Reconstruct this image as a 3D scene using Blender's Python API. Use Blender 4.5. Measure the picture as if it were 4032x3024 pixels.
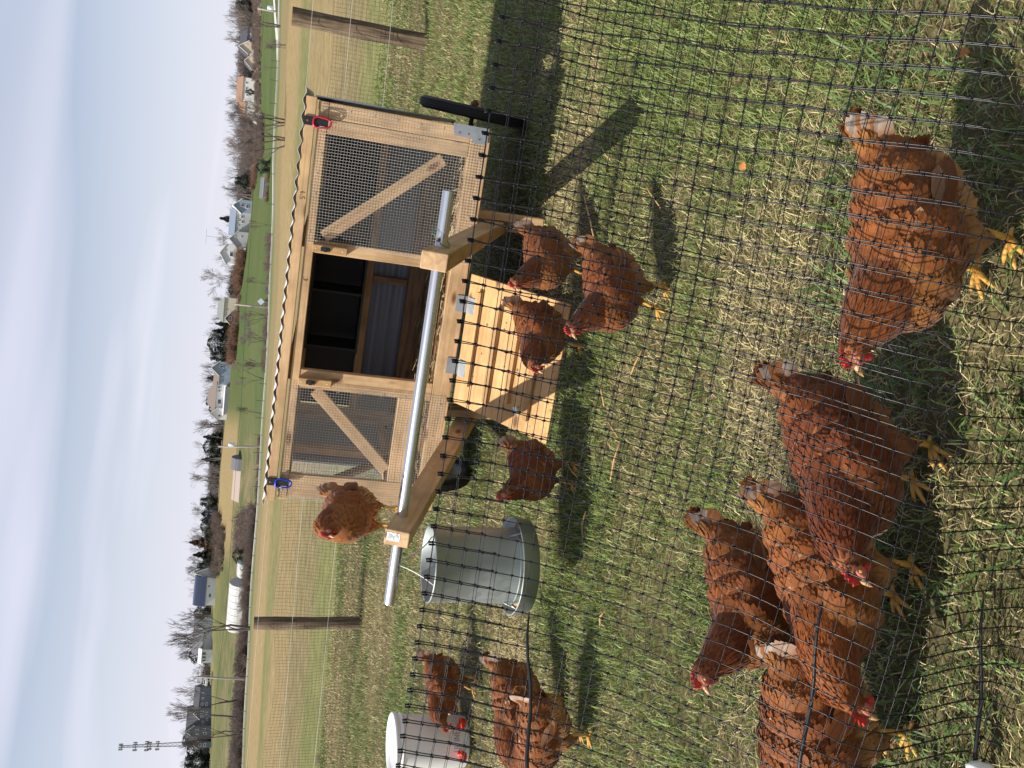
import bpy, bmesh, math, random
import numpy as np
from mathutils import Vector, Matrix, Quaternion

random.seed(7)
rng = np.random.default_rng(7)
scene = bpy.context.scene
for o in list(bpy.data.objects):
    bpy.data.objects.remove(o)
COL = scene.collection
rad = math.radians

# ------------------------------------------------------------------ camera
# the photograph was taken with the telephone on its side, so "up" in the place points to the picture's left
CAM_H, PITCH, ROLL, FPX = 1.26, rad(16.4), 0.082, 3450.0
_f = np.array([0, math.cos(PITCH), -math.sin(PITCH)])
_u0 = np.array([0, math.sin(PITCH), math.cos(PITCH)])
_r0 = np.array([1.0, 0, 0])
_r = math.cos(ROLL) * _r0 + math.sin(ROLL) * _u0
_u = math.cos(ROLL) * _u0 - math.sin(ROLL) * _r0
cam_d = bpy.data.cameras.new('camera')
cam = bpy.data.objects.new('camera', cam_d)
COL.objects.link(cam)
right, up, back = -_u, _r, -_f
cam.matrix_world = Matrix(((right[0], up[0], back[0], 0), (right[1], up[1], back[1], 0), (right[2], up[2], back[2], CAM_H), (0, 0, 0, 1)))
cam_d.sensor_width = 36
cam_d.sensor_fit = 'HORIZONTAL'
cam_d.lens = 36 * FPX / 4032
cam_d.clip_start = 0.02
cam_d.clip_end = 9000
scene.camera = cam
scene.render.resolution_x, scene.render.resolution_y = 1024, 768

# ------------------------------------------------------------------ light
SUN_EL, SUN_AZ = rad(47), rad(14)      # shadows run to the right and a little away
sun_vec = Vector((-math.cos(SUN_EL) * math.cos(SUN_AZ), -math.cos(SUN_EL) * math.sin(SUN_AZ), math.sin(SUN_EL)))
sd = bpy.data.lights.new('sun', 'SUN')
sd.energy = 5.0
sd.angle = rad(0.5)
sd.color = (1.0, 0.94, 0.84)
sun = bpy.data.objects.new('sun', sd)
COL.objects.link(sun)
sun.rotation_euler = sun_vec.to_track_quat('Z', 'Y').to_euler()
sun.location = (-6, -3, 12)

world = bpy.data.worlds.new('World')
scene.world = world
world.use_nodes = True
wt = world.node_tree
wt.nodes.clear()
wo = wt.nodes.new('ShaderNodeOutputWorld')
bg = wt.nodes.new('ShaderNodeBackground')
sky = wt.nodes.new('ShaderNodeTexSky')
sky.sky_type = 'NISHITA'
sky.sun_disc = False
sky.sun_elevation = SUN_EL
sky.sun_rotation = math.atan2(sun_vec.x, sun_vec.y)
sky.air_density = 1.0
sky.dust_density = 1.2
sky.ozone_density = 1.0
SKY_STRENGTH = 0.085
bg.inputs['Strength'].default_value = SKY_STRENGTH
# thin high cloud drawn over the sky, everywhere alike
tc = wt.nodes.new('ShaderNodeTexCoord')
sep = wt.nodes.new('ShaderNodeSeparateXYZ')
wt.links.new(tc.outputs['Generated'], sep.inputs[0])
addz = wt.nodes.new('ShaderNodeMath'); addz.operation = 'ADD'; addz.inputs[1].default_value = 0.12
mx = wt.nodes.new('ShaderNodeMath'); mx.operation = 'MAXIMUM'; mx.inputs[1].default_value = 0.03
wt.links.new(sep.outputs['Z'], addz.inputs[0]); wt.links.new(addz.outputs[0], mx.inputs[0])
dx = wt.nodes.new('ShaderNodeMath'); dx.operation = 'DIVIDE'
dy = wt.nodes.new('ShaderNodeMath'); dy.operation = 'DIVIDE'
wt.links.new(sep.outputs['X'], dx.inputs[0]); wt.links.new(mx.outputs[0], dx.inputs[1])
wt.links.new(sep.outputs['Y'], dy.inputs[0]); wt.links.new(mx.outputs[0], dy.inputs[1])
comb = wt.nodes.new('ShaderNodeCombineXYZ')
wt.links.new(dx.outputs[0], comb.inputs[0]); wt.links.new(dy.outputs[0], comb.inputs[1])
mp = wt.nodes.new('ShaderNodeMapping')
mp.inputs['Rotation'].default_value = (0, 0, rad(24))
mp.inputs['Scale'].default_value = (0.33, 0.95, 1)
mp.inputs['Location'].default_value = (0.7, 0.25, 0)
wt.links.new(comb.outputs[0], mp.inputs[0])
nz = wt.nodes.new('ShaderNodeTexNoise')
nz.inputs['Scale'].default_value = 0.75
nz.inputs['Detail'].default_value = 3.5
nz.inputs['Roughness'].default_value = 0.48
nz.inputs['Distortion'].default_value = 0.5
wt.links.new(mp.outputs[0], nz.inputs['Vector'])
cr = wt.nodes.new('ShaderNodeValToRGB')
cr.color_ramp.elements[0].position = 0.38; cr.color_ramp.elements[0].color = (0.16, 0.16, 0.16, 1)
cr.color_ramp.elements[1].position = 0.66; cr.color_ramp.elements[1].color = (1, 1, 1, 1)
wt.links.new(nz.outputs['Fac'], cr.inputs[0])
# cloud veil thickens towards the horizon
hz = wt.nodes.new('ShaderNodeMapRange')
hz.inputs['From Min'].default_value = 0.02; hz.inputs['From Max'].default_value = 0.30
hz.inputs['To Min'].default_value = 1.0; hz.inputs['To Max'].default_value = 0.0
wt.links.new(sep.outputs['Z'], hz.inputs['Value'])
mxf = wt.nodes.new('ShaderNodeMath'); mxf.operation = 'MAXIMUM'
wt.links.new(cr.outputs['Color'], mxf.inputs[0]); wt.links.new(hz.outputs[0], mxf.inputs[1])
veil = wt.nodes.new('ShaderNodeMath'); veil.operation = 'MULTIPLY'; veil.inputs[1].default_value = 0.86
wt.links.new(mxf.outputs[0], veil.inputs[0])
mixc = wt.nodes.new('ShaderNodeMix'); mixc.data_type = 'RGBA'
CLOUD = (7.6, 7.55, 8.7)
mixc.inputs['B'].default_value = (*CLOUD, 1)
wt.links.new(veil.outputs[0], mixc.inputs['Factor'])
wt.links.new(sky.outputs[0], mixc.inputs['A'])
wt.links.new(mixc.outputs['Result'], bg.inputs['Color'])
wt.links.new(bg.outputs[0], wo.inputs[0])

scene.view_settings.view_transform = 'Standard'
scene.view_settings.look = 'None'
scene.view_settings.gamma = 1
scene.view_settings.use_curve_mapping = False
scene.view_settings.exposure = 0.46
scene.render.engine = 'CYCLES'

# ------------------------------------------------------------------ survey helpers: a sight line through the upright photograph
def ray(U, V):
    return _f + _r * (U - 1512) / FPX + _u * (2016 - V) / FPX
def on_ground(U, V, z=0.0):
    d = ray(U, V)
    return np.array([0, 0, CAM_H]) + d * ((z - CAM_H) / d[2])
def at(U, V, dist):
    d = ray(U, V)
    return np.array([0, 0, CAM_H]) + d * (dist / d[1])
def mpp(U, V, dist):                      # metres for one photo pixel there
    return (dist / ray(U, V)[1]) / FPX

# ------------------------------------------------------------------ tagging
def tag(o, label=None, cat=None, group=None, kind=None):
    if label: o['label'] = label
    if cat: o['category'] = cat
    if group: o['group'] = group
    if kind: o['kind'] = kind
    return o
def empty(name, loc=(0, 0, 0), rz=0.0, parent=None):
    o = bpy.data.objects.new(name, None)
    o.empty_display_size = 0.05
    COL.objects.link(o)
    o.location = loc
    o.rotation_euler = (0, 0, rz)
    o.parent = parent
    return o
def copy_tree(o, parent=None):
    c = o.copy()
    COL.objects.link(c)
    c.parent = parent
    for ch in list(o.children):
        copy_tree(ch, c)
    return c

# ------------------------------------------------------------------ mesh helpers
class MB:
    def __init__(s):
        s.v = []; s.f = []; s.m = []; s.mi = 0
    def box(s, c, size, rot=None):
        hx, hy, hz_ = size[0] / 2, size[1] / 2, size[2] / 2
        b = len(s.v)
        for dx_, dy_, dz_ in ((-1, -1, -1), (1, -1, -1), (1, 1, -1), (-1, 1, -1), (-1, -1, 1), (1, -1, 1), (1, 1, 1), (-1, 1, 1)):
            p = Vector((dx_ * hx, dy_ * hy, dz_ * hz_))
            if rot is not None: p = rot @ p
            s.v.append((p[0] + c[0], p[1] + c[1], p[2] + c[2]))
        for q in ((0, 3, 2, 1), (4, 5, 6, 7), (0, 1, 5, 4), (1, 2, 6, 5), (2, 3, 7, 6), (3, 0, 4, 7)):
            s.f.append(tuple(b + i for i in q)); s.m.append(s.mi)
        return s
    def poly(s, pts):
        b = len(s.v); s.v += [tuple(p) for p in pts]
        s.f.append(tuple(range(b, b + len(pts)))); s.m.append(s.mi)
        return s
    def prism(s, pts, vec):
        n = len(pts); b = len(s.v)
        s.v += [tuple(p) for p in pts]
        s.v += [(p[0] + vec[0], p[1] + vec[1], p[2] + vec[2]) for p in pts]
        s.f.append(tuple(range(b + n - 1, b - 1, -1))); s.m.append(s.mi)
        s.f.append(tuple(range(b + n, b + 2 * n))); s.m.append(s.mi)
        for i in range(n):
            j = (i + 1) % n
            s.f.append((b + i, b + j, b + n + j, b + n + i)); s.m.append(s.mi)
        return s
    def tube(s, pts, r, sides=6, cap=True, closed=False):
        pts = [Vector(p) for p in pts]; n = len(pts)
        if not hasattr(r, '__len__'): r = [r] * n
        b = len(s.v); nrm = None
        for i, p in enumerate(pts):
            if closed: d = pts[(i + 1) % n] - pts[i - 1]
            else: d = pts[min(i + 1, n - 1)] - pts[max(i - 1, 0)]
            d.normalize()
            if nrm is None:
                nrm = d.orthogonal().normalized()
            else:
                nrm = (nrm - d * nrm.dot(d))
                nrm = nrm.normalized() if nrm.length > 1e-9 else d.orthogonal().normalized()
            bi = d.cross(nrm)
            for k in range(sides):
                a = 2 * math.pi * k / sides
                q = p + (nrm * math.cos(a) + bi * math.sin(a)) * r[i]
                s.v.append((q[0], q[1], q[2]))
        for i in range(n if closed else n - 1):
            i2 = (i + 1) % n
            for k in range(sides):
                k2 = (k + 1) % sides
                s.f.append((b + i * sides + k, b + i * sides + k2, b + i2 * sides + k2, b + i2 * sides + k)); s.m.append(s.mi)
        if cap and not closed:
            s.f.append(tuple(b + k for k in range(sides - 1, -1, -1))); s.m.append(s.mi)
            s.f.append(tuple(b + (n - 1) * sides + k for k in range(sides))); s.m.append(s.mi)
        return s
    def lathe(s, prof, seg=32, axis_z=True, c=(0, 0, 0)):
        b = len(s.v); n = len(prof)
        for (r, z) in prof:
            for k in range(seg):
                a = 2 * math.pi * k / seg
                s.v.append((c[0] + r * math.cos(a), c[1] + r * math.sin(a), c[2] + z))
        for i in range(n - 1):
            for k in range(seg):
                k2 = (k + 1) % seg
                s.f.append((b + i * seg + k, b + i * seg + k2, b + (i + 1) * seg + k2, b + (i + 1) * seg + k)); s.m.append(s.mi)
        return s
    def build(s, name, mat, parent=None, smooth=False, bevel=0.0, loc=None, bevel_seg=2):
        me = bpy.data.meshes.new(name)
        me.from_pydata(s.v, [], s.f)
        mats = mat if isinstance(mat, (list, tuple)) else [mat]
        for m in mats: me.materials.append(m)
        if len(mats) > 1: me.polygons.foreach_set('material_index', s.m)
        if smooth: me.polygons.foreach_set('use_smooth', [True] * len(s.f))
        me.update()
        o = bpy.data.objects.new(name, me)
        COL.objects.link(o)
        o.parent = parent
        if loc is not None: o.location = loc
        if bevel > 0:
            md = o.modifiers.new('edge', 'BEVEL'); md.width = bevel; md.segments = bevel_seg; md.limit_method = 'ANGLE'
        return o

def np_mesh(name, verts, faces, mat, parent=None, colors=None, smooth=False):
    """verts (n,3); faces (m,k) all the same size k; colors (n,3)"""
    me = bpy.data.meshes.new(name)
    n, (m, k) = len(verts), faces.shape
    me.vertices.add(n); me.vertices.foreach_set('co', np.ascontiguousarray(verts, np.float32).ravel())
    me.loops.add(m * k); me.loops.foreach_set('vertex_index', np.ascontiguousarray(faces, np.int32).ravel())
    me.polygons.add(m)
    me.polygons.foreach_set('loop_start', np.arange(0, m * k, k, dtype=np.int32))
    me.polygons.foreach_set('loop_total', np.full(m, k, np.int32))
    if smooth: me.polygons.foreach_set('use_smooth', np.ones(m, bool))
    me.update(calc_edges=True)
    if colors is not None:
        ca = me.color_attributes.new('Col', 'FLOAT_COLOR', 'POINT')
        ca.data.foreach_set('color', np.concatenate([colors, np.ones((n, 1))], 1).astype(np.float32).ravel())
    me.materials.append(mat)
    o = bpy.data.objects.new(name, me)
    COL.objects.link(o)
    o.parent = parent
    return o

# ------------------------------------------------------------------ materials
def new_mat(name):
    m = bpy.data.materials.new(name); m.use_nodes = True
    nt = m.node_tree
    return m, nt, nt.nodes['Principled BSDF']
def simple(name, col, rough=0.6, metal=0.0, var=0.12, scale=8.0, spec=0.5, bump=0.0, bscale=60, coords='Object', detail=4):
    m, nt, b = new_mat(name)
    b.inputs['Roughness'].default_value = rough
    b.inputs['Metallic'].default_value = metal
    b.inputs['Specular IOR Level'].default_value = spec
    t = nt.nodes.new('ShaderNodeTexCoord')
    n = nt.nodes.new('ShaderNodeTexNoise'); n.inputs['Scale'].default_value = scale; n.inputs['Detail'].default_value = detail
    nt.links.new(t.outputs[coords], n.inputs['Vector'])
    r = nt.nodes.new('ShaderNodeMix'); r.data_type = 'RGBA'
    r.inputs['A'].default_value = (*[max(0, c * (1 - var)) for c in col], 1)
    r.inputs['B'].default_value = (*[min(1, c * (1 + var)) for c in col], 1)
    nt.links.new(n.outputs['Fac'], r.inputs['Factor'])
    nt.links.new(r.outputs['Result'], b.inputs['Base Color'])
    if bump > 0:
        n2 = nt.nodes.new('ShaderNodeTexNoise'); n2.inputs['Scale'].default_value = bscale; n2.inputs['Detail'].default_value = 4
        nt.links.new(t.outputs[coords], n2.inputs['Vector'])
        bp = nt.nodes.new('ShaderNodeBump'); bp.inputs['Strength'].default_value = bump; bp.inputs['Distance'].default_value = 0.004
        nt.links.new(n2.outputs['Fac'], bp.inputs['Height']); nt.links.new(bp.outputs['Normal'], b.inputs['Normal'])
    return m
def attr_mat(name, rough=0.75, spec=0.3, trans=0.0, var=0.0, vscale=40, sheen=0.0):
    m, nt, b = new_mat(name)
    a = nt.nodes.new('ShaderNodeVertexColor'); a.layer_name = 'Col'
    b.inputs['Roughness'].default_value = rough
    b.inputs['Specular IOR Level'].default_value = spec
    src = a.outputs['Color']
    if var > 0:
        t = nt.nodes.new('ShaderNodeTexCoord')
        n = nt.nodes.new('ShaderNodeTexNoise'); n.inputs['Scale'].default_value = vscale; n.inputs['Detail'].default_value = 5
        nt.links.new(t.outputs['Object'], n.inputs['Vector'])
        mr = nt.nodes.new('ShaderNodeMapRange'); mr.inputs['From Min'].default_value = 0.3; mr.inputs['From Max'].default_value = 0.7
        mr.inputs['To Min'].default_value = 1 - var; mr.inputs['To Max'].default_value = 1 + var
        nt.links.new(n.outputs['Fac'], mr.inputs['Value'])
        mm = nt.nodes.new('ShaderNodeVectorMath'); mm.operation = 'SCALE'
        nt.links.new(src, mm.inputs[0]); nt.links.new(mr.outputs[0], mm.inputs['Scale'])
        src = mm.outputs[0]
    nt.links.new(src, b.inputs['Base Color'])
    if sheen > 0: b.inputs['Sheen Weight'].default_value = sheen
    if trans > 0:
        tr = nt.nodes.new('ShaderNodeBsdfTranslucent')
        nt.links.new(src, tr.inputs['Color'])
        mix = nt.nodes.new('ShaderNodeMixShader'); mix.inputs[0].default_value = trans
        out = nt.nodes['Material Output']
        nt.links.new(b.outputs[0], mix.inputs[1]); nt.links.new(tr.outputs[0], mix.inputs[2]); nt.links.new(mix.outputs[0], out.inputs['Surface'])
    return m
def wood_mat(name, light, dark, rough=0.62, knots=True, grain=1.0):
    """grain runs along each board's own X; every board gets its own offset"""
    m, nt, b = new_mat(name)
    L = nt.links.new
    t = nt.nodes.new('ShaderNodeTexCoord'); oi = nt.nodes.new('ShaderNodeObjectInfo')
    off = nt.nodes.new('ShaderNodeVectorMath'); off.operation = 'SCALE'; off.inputs['Scale'].default_value = 23.0
    cx = nt.nodes.new('ShaderNodeCombineXYZ')
    for i in range(3): L(oi.outputs['Random'], cx.inputs[i])
    L(cx.outputs[0], off.inputs[0])
    ad = nt.nodes.new('ShaderNodeVectorMath'); ad.operation = 'ADD'
    L(t.outputs['Object'], ad.inputs[0]); L(off.outputs[0], ad.inputs[1])
    mp_ = nt.nodes.new('ShaderNodeMapping'); mp_.inputs['Scale'].default_value = (1.6 * grain, 22 * grain, 22 * grain)
    L(ad.outputs[0], mp_.inputs[0])
    n1 = nt.nodes.new('ShaderNodeTexNoise'); n1.inputs['Scale'].default_value = 2.2; n1.inputs['Detail'].default_value = 5; n1.inputs['Distortion'].default_value = 0.7
    L(mp_.outputs[0], n1.inputs['Vector'])
    r1 = nt.nodes.new('ShaderNodeValToRGB')
    r1.color_ramp.elements[0].position = 0.33; r1.color_ramp.elements[0].color = (*dark, 1)
    r1.color_ramp.elements[1].position = 0.62; r1.color_ramp.elements[1].color = (*light, 1)
    L(n1.outputs['Fac'], r1.inputs[0])
    src = r1.outputs['Color']
    # board to board tone
    tone = nt.nodes.new('ShaderNodeMapRange'); tone.inputs['To Min'].default_value = 0.86; tone.inputs['To Max'].default_value = 1.1
    L(oi.outputs['Random'], tone.inputs['Value'])
    sc = nt.nodes.new('ShaderNodeVectorMath'); sc.operation = 'SCALE'
    L(src, sc.inputs[0]); L(tone.outputs[0], sc.inputs['Scale']); src = sc.outputs[0]
    # water and mud stains, uneven along the boards
    ns = nt.nodes.new('ShaderNodeTexNoise'); ns.inputs['Scale'].default_value = 6.0; ns.inputs['Detail'].default_value = 7; ns.inputs['Roughness'].default_value = 0.65
    L(ad.outputs[0], ns.inputs['Vector'])
    sr_ = nt.nodes.new('ShaderNodeMapRange'); sr_.inputs['From Min'].default_value = 0.36; sr_.inputs['From Max'].default_value = 0.62; sr_.inputs['To Min'].default_value = 0.74; sr_.inputs['To Max'].default_value = 1.08
    L(ns.outputs['Fac'], sr_.inputs['Value'])
    sc2 = nt.nodes.new('ShaderNodeVectorMath'); sc2.operation = 'SCALE'
    L(src, sc2.inputs[0]); L(sr_.outputs[0], sc2.inputs['Scale']); src = sc2.outputs[0]
    if knots:
        mk = nt.nodes.new('ShaderNodeMapping'); mk.inputs['Scale'].default_value = (3.4, 8.5, 8.5)
        L(ad.outputs[0], mk.inputs[0])
        vo = nt.nodes.new('ShaderNodeTexVoronoi'); vo.inputs['Scale'].default_value = 1.0
        L(mk.outputs[0], vo.inputs['Vector'])
        kr = nt.nodes.new('ShaderNodeValToRGB')
        kr.color_ramp.elements[0].position = 0.07; kr.color_ramp.elements[0].color = (1, 1, 1, 1)
        kr.color_ramp.elements[1].position = 0.15; kr.color_ramp.elements[1].color = (0, 0, 0, 1)
        L(vo.outputs['Distance'], kr.inputs[0])
        mk2 = nt.nodes.new('ShaderNodeMix'); mk2.data_type = 'RGBA'
        mk2.inputs['B'].default_value = (0.16, 0.07, 0.03, 1)
        L(kr.outputs['Color'], mk2.inputs['Factor']); L(src, mk2.inputs['A']); src = mk2.outputs['Result']
    L(src, b.inputs['Base Color'])
    b.inputs['Roughness'].default_value = rough
    b.inputs['Specular IOR Level'].default_value = 0.3
    bp = nt.nodes.new('ShaderNodeBump'); bp.inputs['Strength'].default_value = 0.25; bp.inputs['Distance'].default_value = 0.002
    L(n1.outputs['Fac'], bp.inputs['Height']); L(bp.outputs['Normal'], b.inputs['Normal'])
    return m
def galv_mat(name, col=(0.52, 0.55, 0.57), rough=0.36, spangle=40):
    m, nt, b = new_mat(name)
    t = nt.nodes.new('ShaderNodeTexCoord')
    vo = nt.nodes.new('ShaderNodeTexVoronoi'); vo.inputs['Scale'].default_value = spangle
    n = nt.nodes.new('ShaderNodeTexNoise'); n.inputs['Scale'].default_value = 5; n.inputs['Detail'].default_value = 6
    nt.links.new(t.outputs['Object'], vo.inputs['Vector']); nt.links.new(t.outputs['Object'], n.inputs['Vector'])
    mr = nt.nodes.new('ShaderNodeMapRange'); mr.inputs['To Min'].default_value = rough - 0.07; mr.inputs['To Max'].default_value = rough + 0.12
    nt.links.new(vo.outputs['Color'], mr.inputs['Value'])
    nt.links.new(mr.outputs[0], b.inputs['Roughness'])
    mx_ = nt.nodes.new('ShaderNodeMix'); mx_.data_type = 'RGBA'
    mx_.inputs['A'].default_value = (*[c * 0.82 for c in col], 1); mx_.inputs['B'].default_value = (*[min(1, c * 1.12) for c in col], 1)
    nt.links.new(n.outputs['Fac'], mx_.inputs['Factor']); nt.links.new(mx_.outputs['Result'], b.inputs['Base Color'])
    b.inputs['Metallic'].default_value = 0.85
    return m

M = {}
M['cedar'] = wood_mat('cedar_board', (0.60, 0.41, 0.225), (0.47, 0.285, 0.135))
M['pine'] = wood_mat('pine_board', (0.55, 0.345, 0.155), (0.45, 0.255, 0.10))
M['oldwood'] = wood_mat('stained_board', (0.33, 0.20, 0.10), (0.18, 0.10, 0.05))
M['post'] = wood_mat('weathered_post', (0.21, 0.155, 0.10), (0.055, 0.04, 0.028), rough=0.9, knots=False, grain=0.8)
M['galv'] = galv_mat('galvanised_steel', (0.37, 0.41, 0.40), 0.52, 40)
M['galv_dull'] = galv_mat('galvanised_sheet', (0.42, 0.46, 0.50), 0.5, 25)
M['tubing'] = simple('steel_conduit', (0.66, 0.68, 0.71), 0.27, 0.9, 0.05, 14)
M['wire'] = simple('bright_wire', (0.55, 0.56, 0.55), 0.5, 0.2, 0.08)
M['black'] = simple('black_plastic', (0.010, 0.011, 0.013), 0.34, 0, 0.2)
M['netblack'] = simple('black_net_plastic', (0.006, 0.007, 0.010), 0.33, 0, 0.2, spec=0.32)
M['rubber'] = simple('tyre_rubber', (0.016, 0.016, 0.018), 0.72, 0, 0.3, 30, bump=0.3, bscale=90)
M['rust'] = simple('rusty_iron', (0.20, 0.085, 0.045), 0.8, 0.2, 0.4, 60)
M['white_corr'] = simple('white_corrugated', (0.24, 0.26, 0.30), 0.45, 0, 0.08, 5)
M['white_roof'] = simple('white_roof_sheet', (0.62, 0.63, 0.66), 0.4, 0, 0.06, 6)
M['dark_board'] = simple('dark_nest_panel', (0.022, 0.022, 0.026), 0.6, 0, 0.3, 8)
M['straw_floor'] = simple('straw_bedding', (0.40, 0.32, 0.17), 0.95, 0, 0.5, 45, bump=0.8, bscale=70)
M['red_metal'] = simple('red_anodised', (0.55, 0.03, 0.06), 0.3, 0.5, 0.05)
M['blue_metal'] = simple('blue_anodised', (0.02, 0.05, 0.50), 0.3, 0.5, 0.05)
M['white_plastic'] = simple('white_plastic', (0.86, 0.86, 0.85), 0.38, 0, 0.04, 3)
M['red_plastic'] = simple('red_plastic', (0.62, 0.02, 0.015), 0.35, 0, 0.06)
M['yellow_plastic'] = simple('yellow_plastic', (0.75, 0.5, 0.05), 0.4, 0, 0.06)
M['paper'] = simple('white_sticker', (0.8, 0.8, 0.78), 0.5, 0, 0.03)
M['ink'] = simple('dark_print', (0.03, 0.03, 0.035), 0.6, 0, 0.1)
M['grey_ink'] = simple('grey_print', (0.28, 0.28, 0.29), 0.6, 0, 0.1)
M['pencil'] = simple('pencil_mark', (0.10, 0.06, 0.04), 0.8, 0, 0.2)
M['green_string'] = simple('green_string', (0.10, 0.28, 0.16), 0.7, 0, 0.2)

# ------------------------------------------------------------------ ground: one sheet from under the camera to the horizon
ROAD_D, MID_D, HILL_D, CREST_D = 110.0, 180.0, 250.0, 300.0
_ctrl = {ROAD_D: [(-400, 925), (0, 957), (600, 985), (1200, 1027), (1800, 1062), (2150, 1075), (2400, 1080), (2750, 1094), (3024, 1103), (3500, 1120)],
         MID_D: [(-400, 880), (0, 908), (600, 950), (1200, 994), (1800, 1003), (2150, 1028), (2400, 1050), (2750, 1050), (3024, 1056), (3500, 1070)],
         HILL_D: [(-400, 815), (0, 829), (600, 836), (1200, 872), (1800, 932), (2150, 984), (2400, 1010), (2750, 1003), (3024, 1000), (3500, 1010)],
         CREST_D: [(-400, 806), (0, 822), (600, 829), (1200, 864), (1800, 924), (2150, 974), (2400, 998), (2750, 993), (3024, 990), (3500, 1000)]}
_tab = {}
for dd, l in _ctrl.items():
    P = np.array([at(u_, v_, dd) for u_, v_ in l])
    _tab[dd] = (P[:, 0] / P[:, 1], P[:, 2])
def height(x, y):
    x = np.asarray(x, float); y = np.asarray(y, float)
    yy = np.maximum(y, 1e-3)
    az = np.clip(x / yy, -0.75, 0.75)
    zr, zm, zh, zc = [np.interp(az, *_tab[d_]) for d_ in (ROAD_D, MID_D, HILL_D, CREST_D)]
    t = lambda a, b: np.clip((y - a) / (b - a), 0, 1)
    s1 = t(13.0, ROAD_D); s2 = t(ROAD_D + 4, MID_D); s3 = t(MID_D, HILL_D); s4 = t(HILL_D, CREST_D); s5 = t(CREST_D, 1200)
    z = zr * s1 + (zm - zr) * s2 ** 1.2 + (zh - zm) * s3 + (zc - zh) * s4 - 40 * s5
    z = z + 0.06 * np.sin(x * 0.35 + 1.3) * np.sin(y * 0.22) * np.clip((y - 14) / 20, 0, 1)
    return z
def fbm(x, y, f, seed=0):
    s = 0
    for k in range(4):
        a = 1.7 * k + seed
        s = s + (np.sin(x * f * 1.3 + 3.1 * np.sin(y * f * 0.7 + a) + a * 2.1) * np.sin(y * f + 2.3 * np.sin(x * f * 0.9 - a) + a)) / 2 ** k
        f *= 2.1
    return s
def cover(x, y):
    """land cover: mown lawn, hay strips, far lawns, brown slope"""
    n = fbm(x, y, 0.05, 1.0); n2 = fbm(x, y, 0.35, 4.0)
    lawn = np.array([0.135, 0.150, 0.052]); straw = np.array([0.285, 0.225, 0.105]); tan = np.array([0.275, 0.205, 0.100])
    olive = np.array([0.200, 0.165, 0.080]); green = np.array([0.125, 0.150, 0.052]); deep = np.array([0.085, 0.128, 0.038]); brown = np.array([0.200, 0.158, 0.088])
    def mix(a, b, t):
        t = np.clip(t, 0, 1)[..., None]
        return a * (1 - t) + b * t
    sm = lambda e0, e1, v: np.clip((v - e0) / (e1 - e0), 0, 1)
    yb = y + 0.16 * x + (0.5 + 0.012 * y) * n2 + 0.03 * y * n
    c = mix(lawn * np.ones(x.shape + (3,)), straw, 0.45 + 0.4 * n2)
    thatch = np.array([0.125, 0.098, 0.052]) * (1 + 0.25 * n2)[..., None]          # bare thatch between the blades
    c = np.where((yb < 11.0)[..., None], c * 0.25 + thatch * 0.6, c)
    c = mix(c, green * 1.1, sm(11.4, 12.4, yb) * (0.45 + 0.35 * n2))
    c = mix(c, olive, sm(13.6, 15.4, yb))
    c = mix(c, tan, sm(18, 22, yb) * (0.75 + 0.25 * n))
    c = mix(c, green, sm(32, 35.5, yb) * (0.6 + 0.25 * n2))
    c = mix(c, tan, sm(40, 45, yb))
    c = mix(c, olive, sm(66, 72, yb) * 0.8)
    c = mix(c, green, sm(92, 98, y))
    # beyond the road
    hill = mix(green * 0.74 * np.ones(x.shape + (3,)), deep * 0.78, 0.5 + 0.5 * n)
    az = x / np.maximum(y, 1)
    left = sm(-0.045, -0.12, az)
    hill = mix(hill, brown, left * (0.55 + 0.5 * n2) * sm(250, 190, y))
    hill = mix(hill, mix(green * np.ones(x.shape + (3,)), olive, 0.5 + 0.5 * n2), left * sm(225, 245, y))
    hill = mix(hill, tan * 1.05, sm(-0.05, -0.075, az) * sm(-0.23, -0.19, az) * sm(205, 215, y) * sm(262, 255, y) * 0.85)
    hill = mix(hill, brown * 0.8, sm(0.25, 0.29, az) * sm(205, 220, y))
    c = mix(c, hill, sm(112, 115, y))
    return c
azs = np.concatenate([np.linspace(-180, -46, 30)[:-1], np.linspace(-46, 46, 300), np.linspace(46, 180, 30)[1:-1]])
rs = np.concatenate([[0.02, 0.3, 0.6], np.geomspace(0.9, 14, 46), np.geomspace(14.6, 108, 60), np.linspace(109, 300, 90), np.geomspace(305, 6000, 26)])
A, Rr = np.meshgrid(np.radians(azs), rs)
gx, gy = Rr * np.sin(A), Rr * np.cos(A)
gz = height(gx, gy)
near = (Rr < 14)
gz = gz + np.where(near, 0.012 * fbm(gx, gy, 1.6, 2.0) * np.clip((Rr - 0.8) / 1, 0, 1), 0)
nr, na = A.shape
idx = np.arange(nr * na).reshape(nr, na)
q = np.stack([idx[:-1, :], np.roll(idx, -1, 1)[:-1, :], np.roll(idx, -1, 1)[1:, :], idx[1:, :]], -1).reshape(-1, 4)[:, ::-1]
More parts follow.
